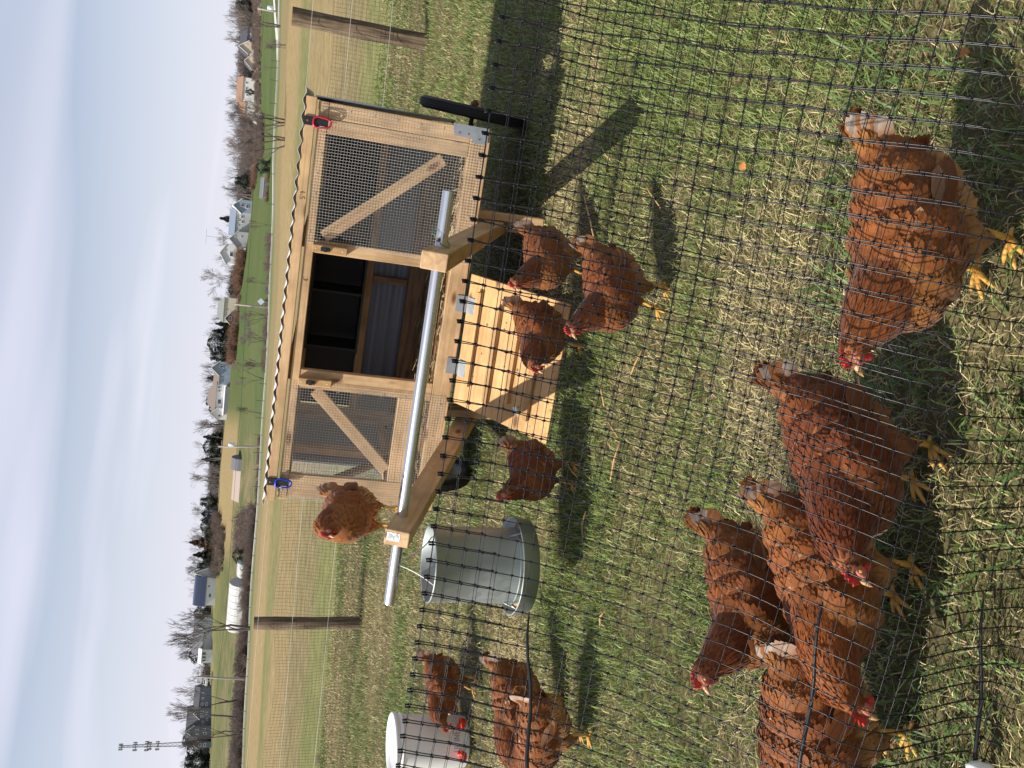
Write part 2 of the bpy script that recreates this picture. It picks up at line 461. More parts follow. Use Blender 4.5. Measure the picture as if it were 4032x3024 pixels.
def ground_mat():
    m, nt, b = new_mat('turf_and_fields')
    L = nt.links.new
    a = nt.nodes.new('ShaderNodeVertexColor'); a.layer_name = 'Col'
    t = nt.nodes.new('ShaderNodeTexCoord')
    n1 = nt.nodes.new('ShaderNodeTexNoise'); n1.inputs['Scale'].default_value = 2.2; n1.inputs['Detail'].default_value = 9; n1.inputs['Roughness'].default_value = 0.72
    L(t.outputs['Object'], n1.inputs['Vector'])
    n2 = nt.nodes.new('ShaderNodeTexNoise'); n2.inputs['Scale'].default_value = 34; n2.inputs['Detail'].default_value = 5
    L(t.outputs['Object'], n2.inputs['Vector'])
    mr = nt.nodes.new('ShaderNodeMapRange'); mr.inputs['From Min'].default_value = 0.3; mr.inputs['From Max'].default_value = 0.7; mr.inputs['To Min'].default_value = 0.62; mr.inputs['To Max'].default_value = 1.32
    L(n1.outputs['Fac'], mr.inputs['Value'])
    s = nt.nodes.new('ShaderNodeVectorMath'); s.operation = 'SCALE'
    L(a.outputs['Color'], s.inputs[0]); L(mr.outputs[0], s.inputs['Scale'])
    mr2 = nt.nodes.new('ShaderNodeMapRange'); mr2.inputs['From Min'].default_value = 0.3; mr2.inputs['From Max'].default_value = 0.7; mr2.inputs['To Min'].default_value = 0.7; mr2.inputs['To Max'].default_value = 1.25
    L(n2.outputs['Fac'], mr2.inputs['Value'])
    s2 = nt.nodes.new('ShaderNodeVectorMath'); s2.operation = 'SCALE'
    L(s.outputs[0], s2.inputs[0]); L(mr2.outputs[0], s2.inputs['Scale'])
    L(s2.outputs[0], b.inputs['Base Color'])
    b.inputs['Roughness'].default_value = 0.95; b.inputs['Specular IOR Level'].default_value = 0.1
    bp = nt.nodes.new('ShaderNodeBump'); bp.inputs['Strength'].default_value = 0.6; bp.inputs['Distance'].default_value = 0.03
    L(n2.outputs['Fac'], bp.inputs['Height']); L(bp.outputs['Normal'], b.inputs['Normal'])
    return m
M['ground'] = ground_mat()
ground = np_mesh('ground', np.stack([gx, gy, gz], -1).reshape(-1, 3), q, M['ground'], colors=cover(gx, gy).reshape(-1, 3), smooth=True)
tag(ground, 'lawn running into hay fields and a rising slope with gardens', kind='structure')

# the pale road along the far edge of the field, on both sides of it green verge
def ribbon(name, pts, w, mat, lift, th=0.06):
    mb = MB()
    pts = [Vector(p) for p in pts]
    n = len(pts)
    for i, p in enumerate(pts):
        d = (pts[min(i + 1, n - 1)] - pts[max(i - 1, 0)]); d.z = 0; d.normalize()
        s = Vector((-d.y, d.x, 0)) * w / 2
        for k, sg in enumerate((-1, 1)):
            mb.v.append((p.x + sg * s.x, p.y + sg * s.y, p.z + lift))
        for k, sg in enumerate((-1, 1)):
            mb.v.append((p.x + sg * s.x * 1.02, p.y + sg * s.y * 1.02, p.z + lift - 1.2))
    for i in range(n - 1):
        a, b = i * 4, i * 4 + 4
        for quad in ((a, b, b + 1, a + 1), (a + 2, b + 2, b, a), (a + 1, b + 1, b + 3, a + 3)):
            mb.f.append(quad); mb.m.append(0)
    return mb.build(name, mat)
M['gravel'] = simple('pale_gravel', (0.50, 0.47, 0.42), 0.95, 0, 0.2, 1.5)
M['asphalt'] = simple('wet_grey_asphalt', (0.22, 0.26, 0.34), 0.3, 0, 0.15, 2)
rp = []
for az in np.linspace(-0.62, 0.62, 60):
    y = ROAD_D; rp.append((az * y, y, float(height(az * y, y))))
tag(ribbon('road', rp, 3.4, M['gravel'], 0.16), 'pale gravel road along the far side of the field', kind='structure')
rp = []
for u_, v_ in ((2130, 1096), (2300, 1108), (2500, 1116), (2640, 1121), (2760, 1126)):
    p = at(u_, v_, 88.0); rp.append(tuple(p))
tag(ribbon('lane', rp, 3.0, M['asphalt'], 0.10), 'blue grey wet lane behind the coop roof on the right', kind='structure')
rp = []
for u_, v_, d_ in ((2800, 1096, 112), (2880, 1086, 124), (2960, 1078, 136), (3060, 1072, 148)):
    p = at(u_, v_, d_); p[2] = float(height(p[0], p[1])); rp.append(tuple(p))
tag(ribbon('driveway', rp, 1.8, M['gravel'], 0.12), 'pale driveway turning uphill at the far right', kind='structure')

# ------------------------------------------------------------------ grass
def patch(x, y):
    return fbm(x, y, 1.05, 0.6) * 0.6 + fbm(x, y, 3.3, 5.0) * 0.4
def bare(x, y):                        # scratched-out spots
    return 1 - 0.6 * np.clip((fbm(x, y, 1.9, 7.7) * 0.6 + fbm(x, y, 5.5, 2.2) * 0.4 - 0.52) / 0.16, 0, 1)
def scatter(bands):
    xs, ys = [], []
    for y0, y1, dens in bands:
        w = 2 * (0.48 * y1 + 0.85)
        n = int((y1 - y0) * w * dens)
        y = rng.uniform(y0, y1, n); x = rng.uniform(-w / 2, w / 2, n)
        k = np.abs(x) < 0.48 * y + 0.85
        xs.append(x[k]); ys.append(y[k])
    return np.concatenate(xs), np.concatenate(ys)
def zg(x, y):
    r = np.hypot(x, y)
    return height(x, y) + np.where(r < 14, 0.012 * fbm(x, y, 1.6, 2.0) * np.clip((r - 0.8), 0, 1), 0)
def blades(name, x, y, ln, wd, lean_lo, lean_hi, cols, tipcols, mat, lift=0.0):
    n = len(x)
    th = rng.uniform(0, 2 * np.pi, n)
    bend = rng.uniform(lean_lo, lean_hi, n)
    d = np.stack([np.cos(th), np.sin(th), np.zeros(n)], 1)
    s = np.stack([-np.sin(th), np.cos(th), np.zeros(n)], 1) * wd[:, None] / 2
    base = np.stack([x, y, zg(x, y) - 0.004 + lift], 1)
    upv = np.array([0, 0, 1.0])
    a1 = bend * 0.55; a2 = bend * 1.25
    mid = base + (d * np.sin(a1)[:, None] + upv * np.cos(a1)[:, None]) * (ln * 0.5)[:, None]
    tip = mid + (d * np.sin(a2)[:, None] + upv * np.cos(a2)[:, None]) * (ln * 0.5)[:, None]
    tip[:, 2] = np.maximum(tip[:, 2], base[:, 2] + 0.004)
    v = np.stack([base - s, base + s, mid - s * 0.9, mid + s * 0.9, tip], 1).reshape(-1, 3)
    i = np.arange(n)[:, None] * 5
    f = np.concatenate([i + np.array([[0, 1, 3]]), i + np.array([[0, 3, 2]]), i + np.array([[2, 3, 4]])], 0)
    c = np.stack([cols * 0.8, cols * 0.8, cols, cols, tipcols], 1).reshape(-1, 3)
    return np_mesh(name, v, f, mat, colors=c)
M['blade'] = attr_mat('grass_blade', 0.5, 0.35, 0.22)
M['strawblade'] = attr_mat('dry_grass', 0.75, 0.25, 0.12)
# green blades
x, y = scatter([(0.85, 2.2, 16000), (2.2, 4.2, 9500), (4.2, 7.2, 3800), (7.2, 11.8, 1500)])
p = patch(x, y)
under = np.exp(-(((x - 0.55) / 1.0) ** 2 + ((y - 4.6) / 0.65) ** 2))
keep = rng.uniform(0, 1, len(x)) < bare(x, y) * np.clip(0.58 + 0.85 * p + 0.25 * np.clip((2.6 - y) / 1.4, 0, 1) + 0.18 * np.clip(x / (0.4 * y), -1, 1), 0.10, 1) * (1 - 0.55 * under)
x, y, p = x[keep], y[keep], p[keep]
n = len(x)
tone = rng.uniform(0, 1, (n, 1)); yell = rng.uniform(0, 1, (n, 1)) ** 2
col = np.array([[0.140, 0.215, 0.056]]) * (0.40 + 1.05 * tone) * (1 - 0.4 * yell) + np.array([[0.34, 0.33, 0.10]]) * 0.55 * yell
ln = rng.uniform(0.020, 0.052, n) * (1 + 0.5 * np.clip(p, -0.5, 1)) * (1 + 0.03 * y)
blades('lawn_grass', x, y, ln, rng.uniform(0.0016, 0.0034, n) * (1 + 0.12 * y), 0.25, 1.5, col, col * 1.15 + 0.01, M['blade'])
tag(bpy.data.objects['lawn_grass'], 'short green lawn grass covering the hen run', 'grass', kind='stuff')
# long broad blades at the very front
x, y = scatter([(0.85, 1.75, 1700)])
k = rng.uniform(0, 1, len(x)) < np.clip(0.2 + 0.9 * fbm(x, y, 2.1, 9.0), 0, 1)
x, y = x[k], y[k]; n = len(x)
tone = rng.uniform(0, 1, (n, 1))
col = np.array([[0.11, 0.19, 0.05]]) * (0.7 + 0.6 * tone)
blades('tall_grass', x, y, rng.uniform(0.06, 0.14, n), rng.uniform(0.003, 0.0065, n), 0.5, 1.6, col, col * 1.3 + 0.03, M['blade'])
tag(bpy.data.objects['tall_grass'], 'longer broad green grass blades in front of the hens', 'grass', kind='stuff')
# dry grass lying flat
x, y = scatter([(0.85, 2.2, 9500), (2.2, 4.2, 7000), (4.2, 7.2, 3000), (7.2, 11.8, 1300)])
p = patch(x, y)
keep = rng.uniform(0, 1, len(x)) < (0.35 + 0.65 * bare(x, y)) * np.clip(0.40 - 0.75 * p + 0.1 * np.clip(-x / (0.4 * y), -1, 1), 0.12, 1) * (0.45 + 0.55 * np.clip((y - 1.25) / 0.5, 0, 1))
x, y = x[keep], y[keep]; n = len(x)
tone = rng.uniform(0, 1, (n, 1)); br = rng.uniform(0, 1, (n, 1)) ** 3
col = np.array([[0.54, 0.46, 0.24]]) * (0.35 + 0.95 * tone) * (1 - 0.5 * br) + np.array([[0.16, 0.08, 0.03]]) * 0.5 * br
blades('dry_grass', x, y, rng.uniform(0.018, 0.058, n) * (1 + 0.03 * y), rng.uniform(0.0011, 0.0025, n) * (1 + 0.12 * y), 1.0, 1.75, col, col * 1.1, M['strawblade'], 0.006)
tag(bpy.data.objects['dry_grass'], 'dry straw coloured grass lying through the lawn', 'dry grass', kind='stuff')
# loose pale stalks lying on top of the turf
stalks = [((2250, 2330), (1930, 2420), 'longest pale straw stalk lying in front of the coop shadow'), ((1380, 2420), (1300, 2470), 'short bright straw left of the ramp foot'), ((1290, 2480), (1130, 2440), 'long bright yellow straw lying before the feeder'), ((1560, 2405), (1420, 2415), 'pale straw lying before the middle of the ramp'),
          ((1650, 2570), (1540, 2520), 'straw on open grass left of the eyed hen'), ((2330, 2560), (2200, 2640), 'straw on the grass right of the eyed hen'), ((1010, 2340), (900, 2330), 'straw in the shadow under the feeder'), ((2440, 2400), (2380, 2450), 'short straw at the edge of the wheel shadow'), ((620, 2420), (560, 2400), 'short straw near the rod end at left'), ((1190, 2270), (1140, 2310), 'straw between the upright hen and the feeder')]
for (a, b, lab) in stalks:
    pa, pb = on_ground(*a), on_ground(*b)
    mid = (pa + pb) / 2 + np.array([0.008 * random.uniform(-1, 1), 0.01 * random.uniform(-1, 1), 0.012])
    pa[2] += 0.034; pb[2] += 0.036; mid[2] += 0.03
    o = MB().tube([pa, mid, pb], [0.0028, 0.0034, 0.002], 5).build('straw_stalk', M['pine'], smooth=True)
    tag(o, lab, 'straw', 'straw stalks lying on the grass')
# fallen leaves
M['leaf'] = simple('dead_leaf', (0.42, 0.17, 0.045), 0.7, 0, 0.35, 60)
for i, (u_, v_, lab) in enumerate(((2360, 2985, 'small orange dead leaf on the lawn right of the hens'), (2790, 3870, 'curled brown dead leaf on grass at the lower right'), (2350, 2440, 'pale brown dead leaf near the edge of coop shadow'))):
    p = on_ground(u_, v_)
    mb = MB(); nn = 9
    L_ = 0.028 if i != 1 else 0.026
    for k in range(nn):
        t = k / (nn - 1); w = 0.35 * L_ * math.sin(math.pi * min(1, t * 0.96 + 0.03)) * (1 + 0.35 * (k % 2))
        for sg in (-1, 0, 1):
            mb.v.append(((t - 0.5) * L_, sg * w, 0.006 * abs(sg) + 0.006 * math.sin(3 * t)))
    for k in range(nn - 1):
        for j in range(2):
            mb.f.append((k * 3 + j, k * 3 + 3 + j, k * 3 + 4 + j, k * 3 + 1 + j)); mb.m.append(0)
    o = mb.build('dead_leaf', M['leaf'], smooth=True)
    o.location = (p[0], p[1], p[2] + 0.040); o.rotation_euler = (0.3, -0.2, 1.1 * i + 0.4)
    tag(o, lab, 'leaf')

# ------------------------------------------------------------------ the chicken coop
YAW = -0.283
coop = empty('chicken_coop')
Xc = Vector((math.cos(YAW), math.sin(YAW), -0.0115)).normalized()
_n = Vector((-math.sin(YAW), math.cos(YAW), 0))
Zc = (Vector((0, 0, 1)) + _n * 0.0655); Zc = (Zc - Xc * Zc.dot(Xc)).normalized()
Yc = Zc.cross(Xc)
BL = Vector((-0.657, 4.254, CAM_H - 0.893))
coop.matrix_world = Matrix(((Xc[0], Yc[0], Zc[0], BL[0]), (Xc[1], Yc[1], Zc[1], BL[1]), (Xc[2], Yc[2], Zc[2], BL[2]), (0, 0, 0, 1)))
coop_inv = coop.matrix_world.inverted()
tag(coop, 'wooden mesh fronted chicken coop on wheels with its ramp door lowered', 'chicken coop')
W, D = 1.83, 1.22

def board(name, p0, p1, w, t, mat, parent=coop, normal=(0, -1, 0), bevel=0.003):
    """a plank from p0 to p1; w across, t through (along normal); its own X runs along the grain"""
    p0, p1 = Vector(p0), Vector(p1)
    d = p1 - p0; ln = d.length; d.normalize()
    nn = Vector(normal); nn = (nn - d * nn.dot(d)).normalized()
    s = nn.cross(d)
    mb = MB().box((0, 0, 0), (ln, w, t))
    o = mb.build(name, mat, parent, bevel=bevel)
    c = (p0 + p1) / 2
    o.matrix_local = Matrix(((d[0], s[0], nn[0], c[0]), (d[1], s[1], nn[1], c[1]), (d[2], s[2], nn[2], c[2]), (0, 0, 0, 1)))
    return o
T = 0.038
ced, pin = M['cedar'], M['pine']
# front frame (front faces at y = 0)
yf = T / 2
board('fascia_board', (-0.005, yf - 0.012, 0.7745), (1.842, yf - 0.012, 0.7745), 0.044, T, ced)
board('top_rail', (0, yf, 0.7215), (W, yf, 0.7215), 0.040, T, ced)
board('bottom_rail', (0, yf, 0.043), (W, yf, 0.043), 0.088, T, ced)
sz0, sz1 = 0.088, 0.7015
for a, wd in ((1.797, 0.064), (1.731, 0.062), (1.217, 0.055), (0.607, 0.088), (0.073, 0.115)):
    board('stud', (a, yf + 0.0015, sz0), (a, yf + 0.0015, sz1), wd, T - 0.004, ced)
board('middle_rail', (0.131, yf + 0.002, 0.181), (0.562, yf + 0.002, 0.181), 0.118, T - 0.006, ced)
board('brace', (1.676, yf + 0.006, 0.19), (1.262, yf + 0.006, 0.665), 0.056, T - 0.014, ced)
board('brace', (0.552, yf + 0.006, 0.625), (0.185, yf + 0.006, 0.252), 0.056, T - 0.014, ced)
# rear frame and side rails
yb_ = D - T / 2
for a in (0.045, 1.785):
    board('rear_post', (a, yb_, 0.0), (a, yb_, 0.74), 0.088, T, ced)
board('rear_top_rail', (0.09, yb_, 0.72), (1.74, yb_, 0.72), 0.05, T, ced)
board('rear_middle_rail', (0.09, yb_ - 0.006, 0.385), (1.74, yb_ - 0.006, 0.385), 0.045, T, ced)
board('rear_base_board', (0.09, yb_ - 0.004, 0.09), (1.74, yb_ - 0.004, 0.09), 0.13, T, M['oldwood'])
board('rear_stud', (0.90, yb_ - 0.003, 0.16), (0.90, yb_ - 0.003, 0.36), 0.04, T - 0.008, M['oldwood'])
for a in (0.019, 1.811):
    board('side_rail', (a, 0.04, 0.72), (a, D - 0.04, 0.72), 0.05, T - 0.002, ced, normal=(1, 0, 0))
    board('side_rail', (a, 0.04, 0.05), (a, D - 0.04, 0.05), 0.09, T - 0.002, ced, normal=(1, 0, 0))
board('side_stud', (0.0185, 0.645, 0.095), (0.0185, 0.645, 0.695), 0.08, T - 0.004, ced, normal=(1, 0, 0))
board('side_brace', (0.030, 0.06, 0.62), (0.030, 0.60, 0.16), 0.05, 0.02, M['oldwood'], normal=(1, 0, 0))
board('side_rail', (0.019, 0.04, 0.20), (0.019, D - 0.04, 0.20), 0.06, T - 0.006, ced, normal=(1, 0, 0))
for a in (0.6, 1.217):
    board('ceiling_joist', (a, 0.045, 0.745), (a, D - 0.045, 0.745), 0.04, 0.03, ced, normal=(1, 0, 0))

def corrugated(name, p0, ux, uy, lx, ly, period, amp, mat, nrm, th=0.0015, seg=6):
    """corrugations run along uy, waves across ux"""
    mb = MB(); ux, uy, nrm, p0 = Vector(ux), Vector(uy), Vector(nrm), Vector(p0)
    n = int(lx / period * seg)
    for i in range(n + 1):
        t = i / n * lx; h_ = amp * math.sin(2 * math.pi * t / period)
        for k in (0, 1):
            for e in (0, th):
                q_ = p0 + ux * t + uy * (ly * k) + nrm * (h_ + e); mb.v.append(tuple(q_))
    for i in range(n):
        a, b = i * 4, i * 4 + 4
        for f_ in ((a, b, b + 2, a + 2), (a + 1, a + 3, b + 3, b + 1), (a, a + 1, b + 1, b), (a + 2, b + 2, b + 3, a + 3)):
            mb.f.append(f_); mb.m.append(0)
    return mb.build(name, mat, coop, smooth=True)
roof = corrugated('roof_sheet', (-0.03, -0.016, 0.8035), (1, 0, 0), (0, 1, 0.004), 1.905, 1.36, 0.068, 0.0062, M['white_roof'], (0, 0, 1))
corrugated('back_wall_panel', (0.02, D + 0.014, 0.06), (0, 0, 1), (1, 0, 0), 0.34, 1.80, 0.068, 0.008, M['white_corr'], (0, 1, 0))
corrugated('side_wall_panel', (W + 0.012, 0.02, 0.16), (0, 1, 0), (0, 0, 1), 1.2, 0.6, 0.068, 0.007, M['galv_dull'], (1, 0, 0))
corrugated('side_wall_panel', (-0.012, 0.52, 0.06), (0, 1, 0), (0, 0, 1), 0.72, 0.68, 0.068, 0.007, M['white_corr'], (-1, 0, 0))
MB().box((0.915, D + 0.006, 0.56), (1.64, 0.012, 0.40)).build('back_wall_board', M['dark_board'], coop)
# nest boxes along the back, dark inside
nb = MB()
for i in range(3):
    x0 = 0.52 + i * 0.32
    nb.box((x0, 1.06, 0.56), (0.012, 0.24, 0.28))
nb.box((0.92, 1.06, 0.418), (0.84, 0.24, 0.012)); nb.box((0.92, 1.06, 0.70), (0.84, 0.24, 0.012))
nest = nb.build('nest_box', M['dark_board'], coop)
MB().box((W / 2, D / 2, 0.045), (W - 0.09, D - 0.09, 0.03)).build('floor', M['oldwood'], coop)
# bedding
bx_ = MB()
for i in range(900):
    a, b_ = random.uniform(0.06, W - 0.06), random.uniform(0.05, D - 0.06)
    th = random.uniform(0, math.pi); L_ = random.uniform(0.03, 0.09); z = 0.066 + random.uniform(0, 0.02)
    dxx, dyy = math.cos(th) * L_ / 2, math.sin(th) * L_ / 2
    a = min(max(a, 0.08 + abs(dxx)), W - 0.08 - abs(dxx)); b_ = min(max(b_, 0.05 + abs(dyy)), D - 0.06 - abs(dyy))
    bx_.tube([(a - dxx, b_ - dyy, z), (a + dxx, b_ + dyy, z + random.uniform(-0.01, 0.012))], 0.0016, 3, cap=False)
bd = bx_.build('bedding', M['straw_floor'], coop); bd['kind'] = 'stuff'

# hardware cloth stapled over the two front windows and the open left side
def wire_mesh(name, org, ux, uz, lx, lz, cell=0.0127, r=0.00066, wob=0.0012, nrm=(0, -1, 0), parent=coop):
    mb = MB(); org, ux, uz, nrm = Vector(org), Vector(ux), Vector(uz), Vector(nrm)
    nx, nz_ = int(lx / cell), int(lz / cell)
    ph = random.uniform(0, 6)
    def P(a, b):
        w = wob * (math.sin(a * 17 + ph) + math.sin(b * 13 + a * 9 + ph))
        return org + ux * (a + w * 0.6) + uz * (b + w) + nrm * (abs(w) * 0.5)
    for i in range(nx + 1):
        a = i * cell
        mb.tube([P(a, lz * k / 6) for k in range(7)], r, 3, cap=False)
    for j in range(nz_ + 1):
        b = j * cell
        mb.tube([P(lx * k / 6, b) for k in range(7)], r, 3, cap=False)
    return mb.build(name, M['wire'], parent)
wire_mesh('window_mesh', (1.232, -0.0035, 0.02), (1, 0, 0), (0, 0, 1), 0.592, 0.715)
wire_mesh('window_mesh', (0.006, -0.0035, 0.02), (1, 0, 0), (0, 0, 1), 0.585, 0.715)
wire_mesh('side_mesh', (-0.003, 0.03, 0.06), (0, 1, 0), (0, 0, 1), 0.49, 0.67, 0.0127, nrm=(-1, 0, 0))
st = MB()
for a0, a1 in ((1.232, 1.824), (0.006, 0.591)):
    for i in range(7):
        a = a0 + (a1 - a0) * (i + 0.5) / 7
        for z in (0.045, 0.722):
            st.box((a, -0.0042, z + random.uniform(-0.01, 0.01)), (0.010, 0.002, 0.0016), Matrix.Rotation(random.uniform(-0.7, 0.7), 3, 'Y'))
    for i in range(6):
        z = 0.12 + 0.1 * i
        for a in ((a0 + 0.008), (a1 - 0.03)):
            st.box((a, -0.0042, z), (0.010, 0.002, 0.0016), Matrix.Rotation(random.uniform(-0.9, 0.9), 3, 'Y'))
st.build('staples', M['wire'], coop)['kind'] = 'stuff'

# latch blocks on the door studs
for a, sg in ((1.214, 1), (0.60, -1)):
    blk = board('latch_block', (a, -0.012, 0.556), (a, -0.012, 0.706), 0.034, 0.026, pin)
    mb = MB()
    mb.box((0.02, 0, 0.0165), (0.040, 0.017, 0.007)); mb.box((0.02, 0, 0.023), (0.014, 0.020, 0.008)); mb.box((0.005, 0, 0.021), (0.006, 0.010, 0.006))
    mb.build('latch', M['black'], blk, bevel=0.0015)
    for u_ in (-0.055, 0.062):
        MB().tube([(u_, 0, 0.011), (u_, 0, 0.0142)], 0.0038, 8).build('screw', M['wire'], blk)

# carabiners hanging from black tabs
def carabiner(a, mat, lab):
    tabo = MB().box((a, -0.0165, 0.765), (0.036, 0.007, 0.066)).box((a, -0.020, 0.722), (0.028, 0.006, 0.050)).build('strap', M['black'], coop, bevel=0.002)
    pts = []
    for k in range(28):
        t = 2 * math.pi * k / 28
        ct, s_ = math.cos(t), math.sin(t)
        w = 0.021 + 0.004 * s_
        pts.append((a + w * math.copysign(abs(ct) ** 0.6, ct), -0.026, 0.722 + 0.036 * math.copysign(abs(s_) ** 0.75, s_)))
    c = MB().tube(pts, 0.0046, 8, closed=True).build('carabiner', mat, coop, smooth=True)
    c['label'] = lab
    MB().tube([(a - 0.0205, -0.0262, 0.70), (a - 0.0215, -0.0262, 0.742)], 0.0042, 8).build('gate', M['tubing'], c, smooth=True)
    MB().tube([(a, -0.0195, 0.783), (a, -0.0225, 0.783)], 0.005, 8).build('rivet', M['rust'], tabo)
carabiner(1.742, M['red_metal'], 'red carabiner clip at the right end of the top rail')
carabiner(0.092, M['blue_metal'], 'blue carabiner clip at the left end of the top rail')

# galvanised corner bracket, lower right
br = MB()
br.prism([(1.770, -0.0085, 0.012), (1.8335, -0.0085, 0.012), (1.8335, -0.0085, 0.170), (1.785, -0.0085, 0.160), (1.785, -0.0085, 0.085), (1.764, -0.0085, 0.068)], (0, 0.003, 0))
br.box((1.8350, 0.035, 0.090), (0.003, 0.088, 0.158))
brk = br.build('corner_bracket', M['galv_dull'], coop)
for (a, z) in ((1.80, 0.14), (1.80, 0.10), (1.785, 0.05), (1.815, 0.04)):
    MB().tube([(a, -0.0085, z), (a, -0.0105, z)], 0.004, 7).build('screw', M['rust'], brk)

# ramp door: hinged at the bottom rail, cleats across it
hz_ = coop_inv @ Vector((0, 0, 0))
def cl(a, o, z):                 # coop plan position with a true height above the lawn
    p = BL + Xc * a + _n * o; return coop_inv @ Vector((p.x, p.y, z))
r0a, r0b = cl(0.575, -0.012, 0.345), cl(1.195, -0.012, 0.345)
r1a, r1b = cl(0.575, -0.515, 0.026), cl(1.195, -0.515, 0.026)
rd = (r1a - r0a); rlen = rd.length; rd.normalize()
rs_ = (r0b - r0a).normalized()
rn = rs_.cross(rd); 
if rn.z < 0: rn = -rn
rampw = (r0b - r0a).length
ramp = MB().box((0, 0, 0), (rampw, rlen, 0.018)).build('ramp_door', pin, coop, bevel=0.002)
rc = (r0a + r1b) / 2 - rn * 0.009
ry = rn.cross(rs_)
ramp.matrix_local = Matrix(((rs_[0], ry[0], rn[0], rc[0]), (rs_[1], ry[1], rn[1], rc[1]), (rs_[2], ry[2], rn[2], rc[2]), (0, 0, 0, 1)))
down = 1 if ry.dot(rd) > 0 else -1
for i, f_ in enumerate((0.14, 0.36, 0.57, 0.78)):
    o = MB().box((0, 0, 0), (rampw * 0.72, 0.030, 0.022)).build('cleat', pin, ramp, bevel=0.002)
    o.location = (0.0 + 0.02 * (-1) ** i, down * (f_ - 0.5) * rlen, 0.0205)
o = MB().box((0, 0, 0), (0.035, 0.022, 0.001)).build('sticker', M['paper'], ramp)
o.location = (-rampw * 0.36, down * 0.16 * rlen, 0.0098); o.rotation_euler = (0, 0, 0.5)
dirt = MB()
M['droppings'] = simple('dried_mud', (0.20, 0.12, 0.05), 0.9, 0, 0.5, 90)
for i in range(26):
    cx_, cy_ = random.uniform(-0.44, 0.44) * rampw, random.uniform(-0.46, 0.46) * rlen
    r_ = random.uniform(0.002, 0.008)
    pts = [(cx_ + r_ * random.uniform(0.5, 1.2) * math.cos(k), cy_ + r_ * random.uniform(0.5, 1.2) * math.sin(k), 0.0100 + 0.00002 * i) for k in np.linspace(0, 5.6, 8)]
    dirt.poly(pts)
dirt.build('mud_specks', M['droppings'], ramp)['kind'] = 'stuff'
for a in (1.05, 0.75):
    hb = MB().box((a, -0.0025, 0.005), (0.076, 0.003, 0.068)).build('hinge', M['galv_dull'], coop)
    MB().tube([(a - 0.038, -0.008, -0.030), (a + 0.038, -0.008, -0.030)], 0.006, 8).build('knuckle', M['galv'], hb, smooth=True)
    lf = MB().box((0, 0, 0), (0.076, 0.045, 0.003)).build('leaf', M['galv_dull'], hb)
    c_ = r0a + rs_ * (a - 0.575) + rd * 0.03 + rn * 0.003
    lf.matrix_local = Matrix(((rs_[0], ry[0], rn[0], c_[0]), (rs_[1], ry[1], rn[1], c_[1]), (rs_[2], ry[2], rn[2], c_[2]), (0, 0, 0, 1)))

# lifting handles: two beams from under the coop, joined by a steel bar
arms = {}
for key, a in (('left', 0.43), ('right', 1.405)):
    p0, p1 = cl(a, 0.32, 0.160), cl(a, -1.16, 0.742)
    o = board('handle_beam', p0, p1, 0.040 if False else 0.060, 0.088, ced, normal=(0, 0, 1), bevel=0.004)
    arms[key] = o
    board('leg', cl(a, 0.30, 0.004), cl(a, 0.30, 0.34), 0.064, 0.036, ced, normal=(0, -1, 0))
    board('leg_block', cl(a + 0.052, 0.12, 0.004), cl(a + 0.052, 0.12, 0.38), 0.036, 0.05, ced, normal=(0, -1, 0))
bar0, bar1 = cl(0.10, -1.03, 0.712), cl(1.62, -1.03, 0.70)
d_ = (bar1 - bar0).normalized()
bar = MB()
bar.tube([bar0, bar1], 0.0205, 20, cap=False); bar.tube([bar1, bar0], 0.0185, 20, cap=False)
for e in (bar0, bar1):
    ring = MB()
barobj = bar.build('lifting_bar', M['tubing'], coop, smooth=True)
# pin and green string by the right beam
pr = bar0 + d_ * (1.405 - 0.10 + 0.055)
MB().tube([pr + Vector((0, -0.03, 0.018)), pr + Vector((0, 0.03, -0.018))], 0.006, 8).build('bolt', M['rust'], barobj)
gs = [pr + Vector((0.03 * math.cos(t) * (1 + 0.3 * math.sin(3 * t)), 0.030 * math.sin(t), 0.035 * math.cos(t + 0.5))) for t in np.linspace(0, 9, 26)]
MB().tube(gs, 0.0014, 5).build('string', M['green_string'], barobj)
pl_ = bar0 + d_ * (0.43 - 0.10 - 0.075)
MB().tube([pl_ + Vector((0, -0.028, 0.022)), pl_ + Vector((0, 0.028, -0.022))], 0.006, 8).build('bolt', M['rust'], barobj)
# sticker with print on the end of the left beam
la = arms['left']; L2 = (cl(0.43, 0.32, 0.160) - cl(0.43, -1.16, 0.742)).length / 2
stk = MB().box((L2 + 0.0006, 0.004, 0.012), (0.0012, 0.030, 0.046)).build('sticker', M['paper'], la)
pk = MB()
for i in range(9):
    pk.box((L2 + 0.0016, 0.004 + random.uniform(-0.010, 0.010), -0.006 + i * 0.0042), (0.0006, random.uniform(0.006, 0.02), 0.0016))
pk.build('print', M['ink'], stk)

